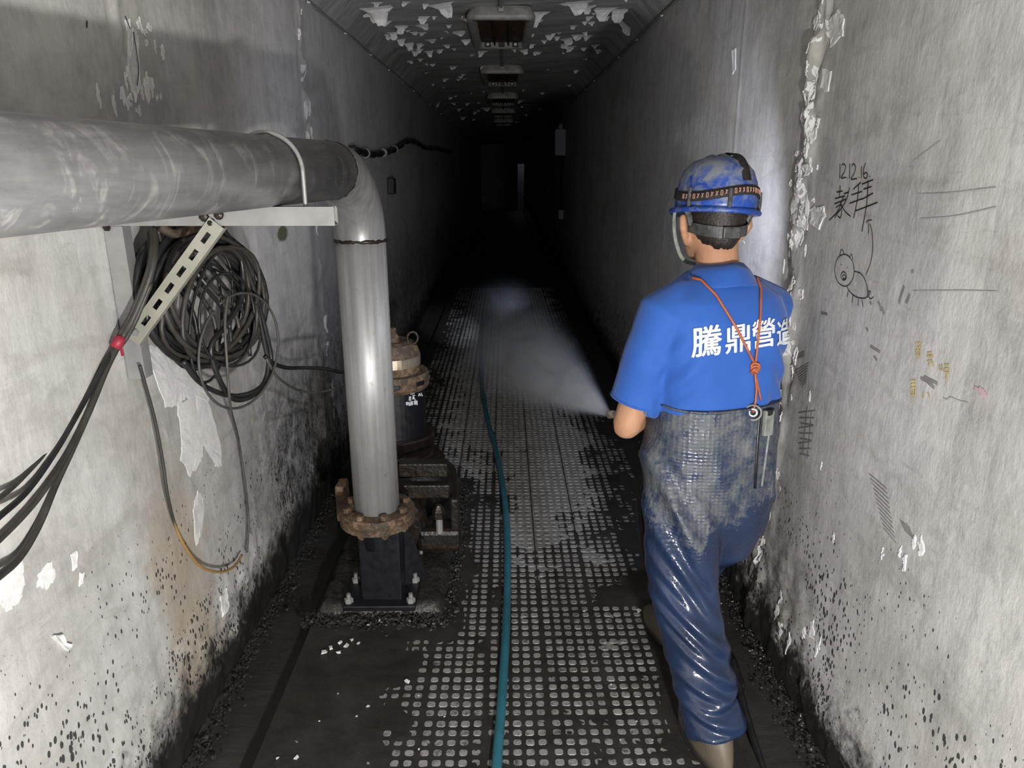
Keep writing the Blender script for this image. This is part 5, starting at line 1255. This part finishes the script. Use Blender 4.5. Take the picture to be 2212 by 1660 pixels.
# eyelet and tab on the waders
en = (Vector((0, 0, CAM_H)) - e_).normalized(); Mq = UP.rotation_difference(Vector((en.x, en.y, 0)).normalized()).to_matrix()
obj('eyelet', tube([e_ + Mq @ Vector((.0105 * math.cos(t), .0105 * math.sin(t), 0)) for t in np.linspace(0, 2 * math.pi, 21)], .0034, 8, False), M_steel, wad, smooth=True)
obj('eyelet_patch', tube([e_ - en * .003 + Mq @ Vector((.022 * math.cos(t), .022 * math.sin(t), 0)) for t in np.linspace(0, 2 * math.pi, 25)], .0028, 8, False), M_grey, wad, smooth=True)
sp = hs_(dense([(1641, 885), (1637, 940), (1633, 1000), (1630, 1055)], 8), wad_bvh, .001)
obj('back_seam', tube(sp, .0050, 8, True, .6), M_blackp, wad, smooth=True)
sp = hs_(dense([(1668, 890), (1660, 940), (1652, 1000), (1645, 1050)], 8), wad_bvh, .001); obj('seam_piping', tube(sp, .0035, 8), M_grey, wad, smooth=True)
q0 = hit(1655, 885, wad_bvh, .010); q1 = hit(1652, 940, wad_bvh, .008)
obj('belt_tab', box_m(frame_along(q0, q1, (q0 - P0).normalized()), ((q1 - q0).length, .034, .014)), M_grey, wad, bevel=.003)
obj('tab_slot', box_m(frame_along(q0 + UP * .004, q0 - UP * .012, (q0 - P0).normalized()), (.016, .028, .020)), M_dark, wad)

# ------------------------------------------------------------------ spray gun, hose and spray
NOZ = Vector((.385, 2.47, .795))
gun = empty('spray_gun', GUN_A, 'black pressure-washer gun held in front of the worker', 'spray gun')
gd = (NOZ - GUN_A).normalized()
obj('gun_body', tube([GUN_A - gd * .10, GUN_A - gd * .06, GUN_A + gd * .04, GUN_A + gd * .07], [.016, .024, .022, .014], 14), M_blackp, gun, smooth=True)
obj('lance', tube([GUN_A + gd * .06, NOZ], .009, 10), M_galv, gun, smooth=True)
obj('nozzle', lathe([(.012, -.03), (.015, -.02), (.015, 0), (.008, .012)], n=14, M=Matrix.Translation(NOZ) @ UP.rotation_difference(gd).to_matrix().to_4x4()), M_brass, gun)
obj('trigger', tube([GUN_A - gd * .02 - UP * .01, GUN_A - UP * .05, GUN_A - gd * .03 - UP * .09], .007, 8), M_blackp, gun, smooth=True)
obj('grip', tube([GUN_A - gd * .07, GUN_A - gd * .10 - UP * .05, GUN_A - gd * .12 - UP * .11], [.018, .017, .015], 12), M_blackp, gun, smooth=True)
hq = [GUN_A - gd * .12 - UP * .11, Vector((.47, 2.24, .62)), Vector((.50, 2.30, .38)), Vector((.58, 2.45, .12)), Vector((.70, 2.42, .02)), Vector((.80, 2.25, -.02)), Vector((.80, 2.0, -.025)), onz(1585, 1430, -.02), onz(1600, 1500, -.02), onz(1622, 1580, -.02), onz(1648, 1665, -.02), onz(1680, 1780, -.02)]
tag(obj('gun_hose', tube(crom(hq, 8), .0125, 12), M_cable, smooth=True), 'black hose from the spray gun trailing past the worker\'s boot into the gutter', 'hose')

SPT = Vector((-.42, 7.0, .26)); SD = (SPT - NOZ).normalized()
def vol_material(name, L0, dens, spread):
    m = bpy.data.materials.new(name); m.use_nodes = True; nt = m.node_tree; nt.nodes.clear()
    out = nd(nt, 'ShaderNodeOutputMaterial'); p = nd(nt, 'ShaderNodeTexCoord').outputs['Object']
    xyz = nd(nt, 'ShaderNodeSeparateXYZ', {0: p}).outputs
    rad = mth(nt, 'SQRT', mth(nt, 'ADD', mth(nt, 'MULTIPLY', xyz[0], xyz[0]), mth(nt, 'MULTIPLY', xyz[1], xyz[1])))
    rel = mth(nt, 'DIVIDE', rad, mth(nt, 'ADD', mth(nt, 'MULTIPLY', xyz[2], spread), .012))
    core = mth(nt, 'POWER', mrange(nt, rel, 1.0, .0), 1.6)
    ln = mth(nt, 'DIVIDE', xyz[2], L0)
    fade = mth(nt, 'POWER', mrange(nt, ln, 1.0, .10), 2.6)
    n = ramp(nt, noise(nt, mapv(nt, p, (3.2, 3.2, 1.1)), 1.8, 5, .6, .5), [(.30, .15), (.68, 1.5)])
    nearb = mth(nt, 'DIVIDE', dens, mth(nt, 'ADD', mth(nt, 'MULTIPLY', xyz[2], 1.3), .12))
    d = mth(nt, 'MULTIPLY', mth(nt, 'MULTIPLY', core, fade), mth(nt, 'MULTIPLY', n, nearb))
    vs = nd(nt, 'ShaderNodeVolumeScatter', {'Color': (.74, .81, 1.0, 1), 'Density': d, 'Anisotropy': .1})
    nt.links.new(vs.outputs[0], out.inputs['Volume']); return m
def spray(name, start, d, length, spread, dens, par):
    prof_ = [(.010, 0.0)] + [(.012 + spread * z, z) for z in np.linspace(.05, length, 12)]
    v, f = lathe(prof_, n=28); me = bpy.data.meshes.new(name); me.from_pydata([tuple(p) for p in v], [], f); me.materials.append(vol_material(name + '_mist', length, dens, spread))
    MW = Matrix.Translation(start) @ UP.rotation_difference(d).to_matrix().to_4x4(); MI = MW.inverted()
    for q in me.vertices:
        g = MW @ q.co; g.x = min(max(g.x, XL + .05), XR - .05); g.z = max(g.z, .03); q.co = MI @ g
    o = bpy.data.objects.new(name, me); C.objects.link(o); o.matrix_world = MW; WORLD_T[o.name] = Vector(start); return o
sp = spray('water_spray', NOZ, SD, 3.6, .23, 24.0, None); tag(sp, 'fan of fine water mist blown from the gun across the tunnel floor', 'water spray', kind='stuff')

# the lamp's own light: narrow beam plus spill
LP = HM @ Vector((0, .190, .062))
tgt = onz(970, 704, .02)
sl = bpy.data.lights.new('headlamp_beam', 'SPOT'); sl.energy = 900; sl.color = (.80, .86, 1.0); sl.spot_size = R(7.5); sl.spot_blend = 1.0; sl.shadow_soft_size = .015
so = bpy.data.objects.new('headlamp_beam', sl); C.objects.link(so); so.location = LP; so.rotation_euler = (tgt - LP).to_track_quat('-Z', 'Y').to_euler()
s2 = bpy.data.lights.new('headlamp_spill', 'SPOT'); s2.energy = 34; s2.color = (.80, .84, 1.0); s2.spot_size = R(150); s2.spot_blend = .6; s2.shadow_soft_size = .02
so2 = bpy.data.objects.new('headlamp_spill', s2); C.objects.link(so2); so2.location = LP; so2.rotation_euler = (tgt - LP).to_track_quat('-Z', 'Y').to_euler()
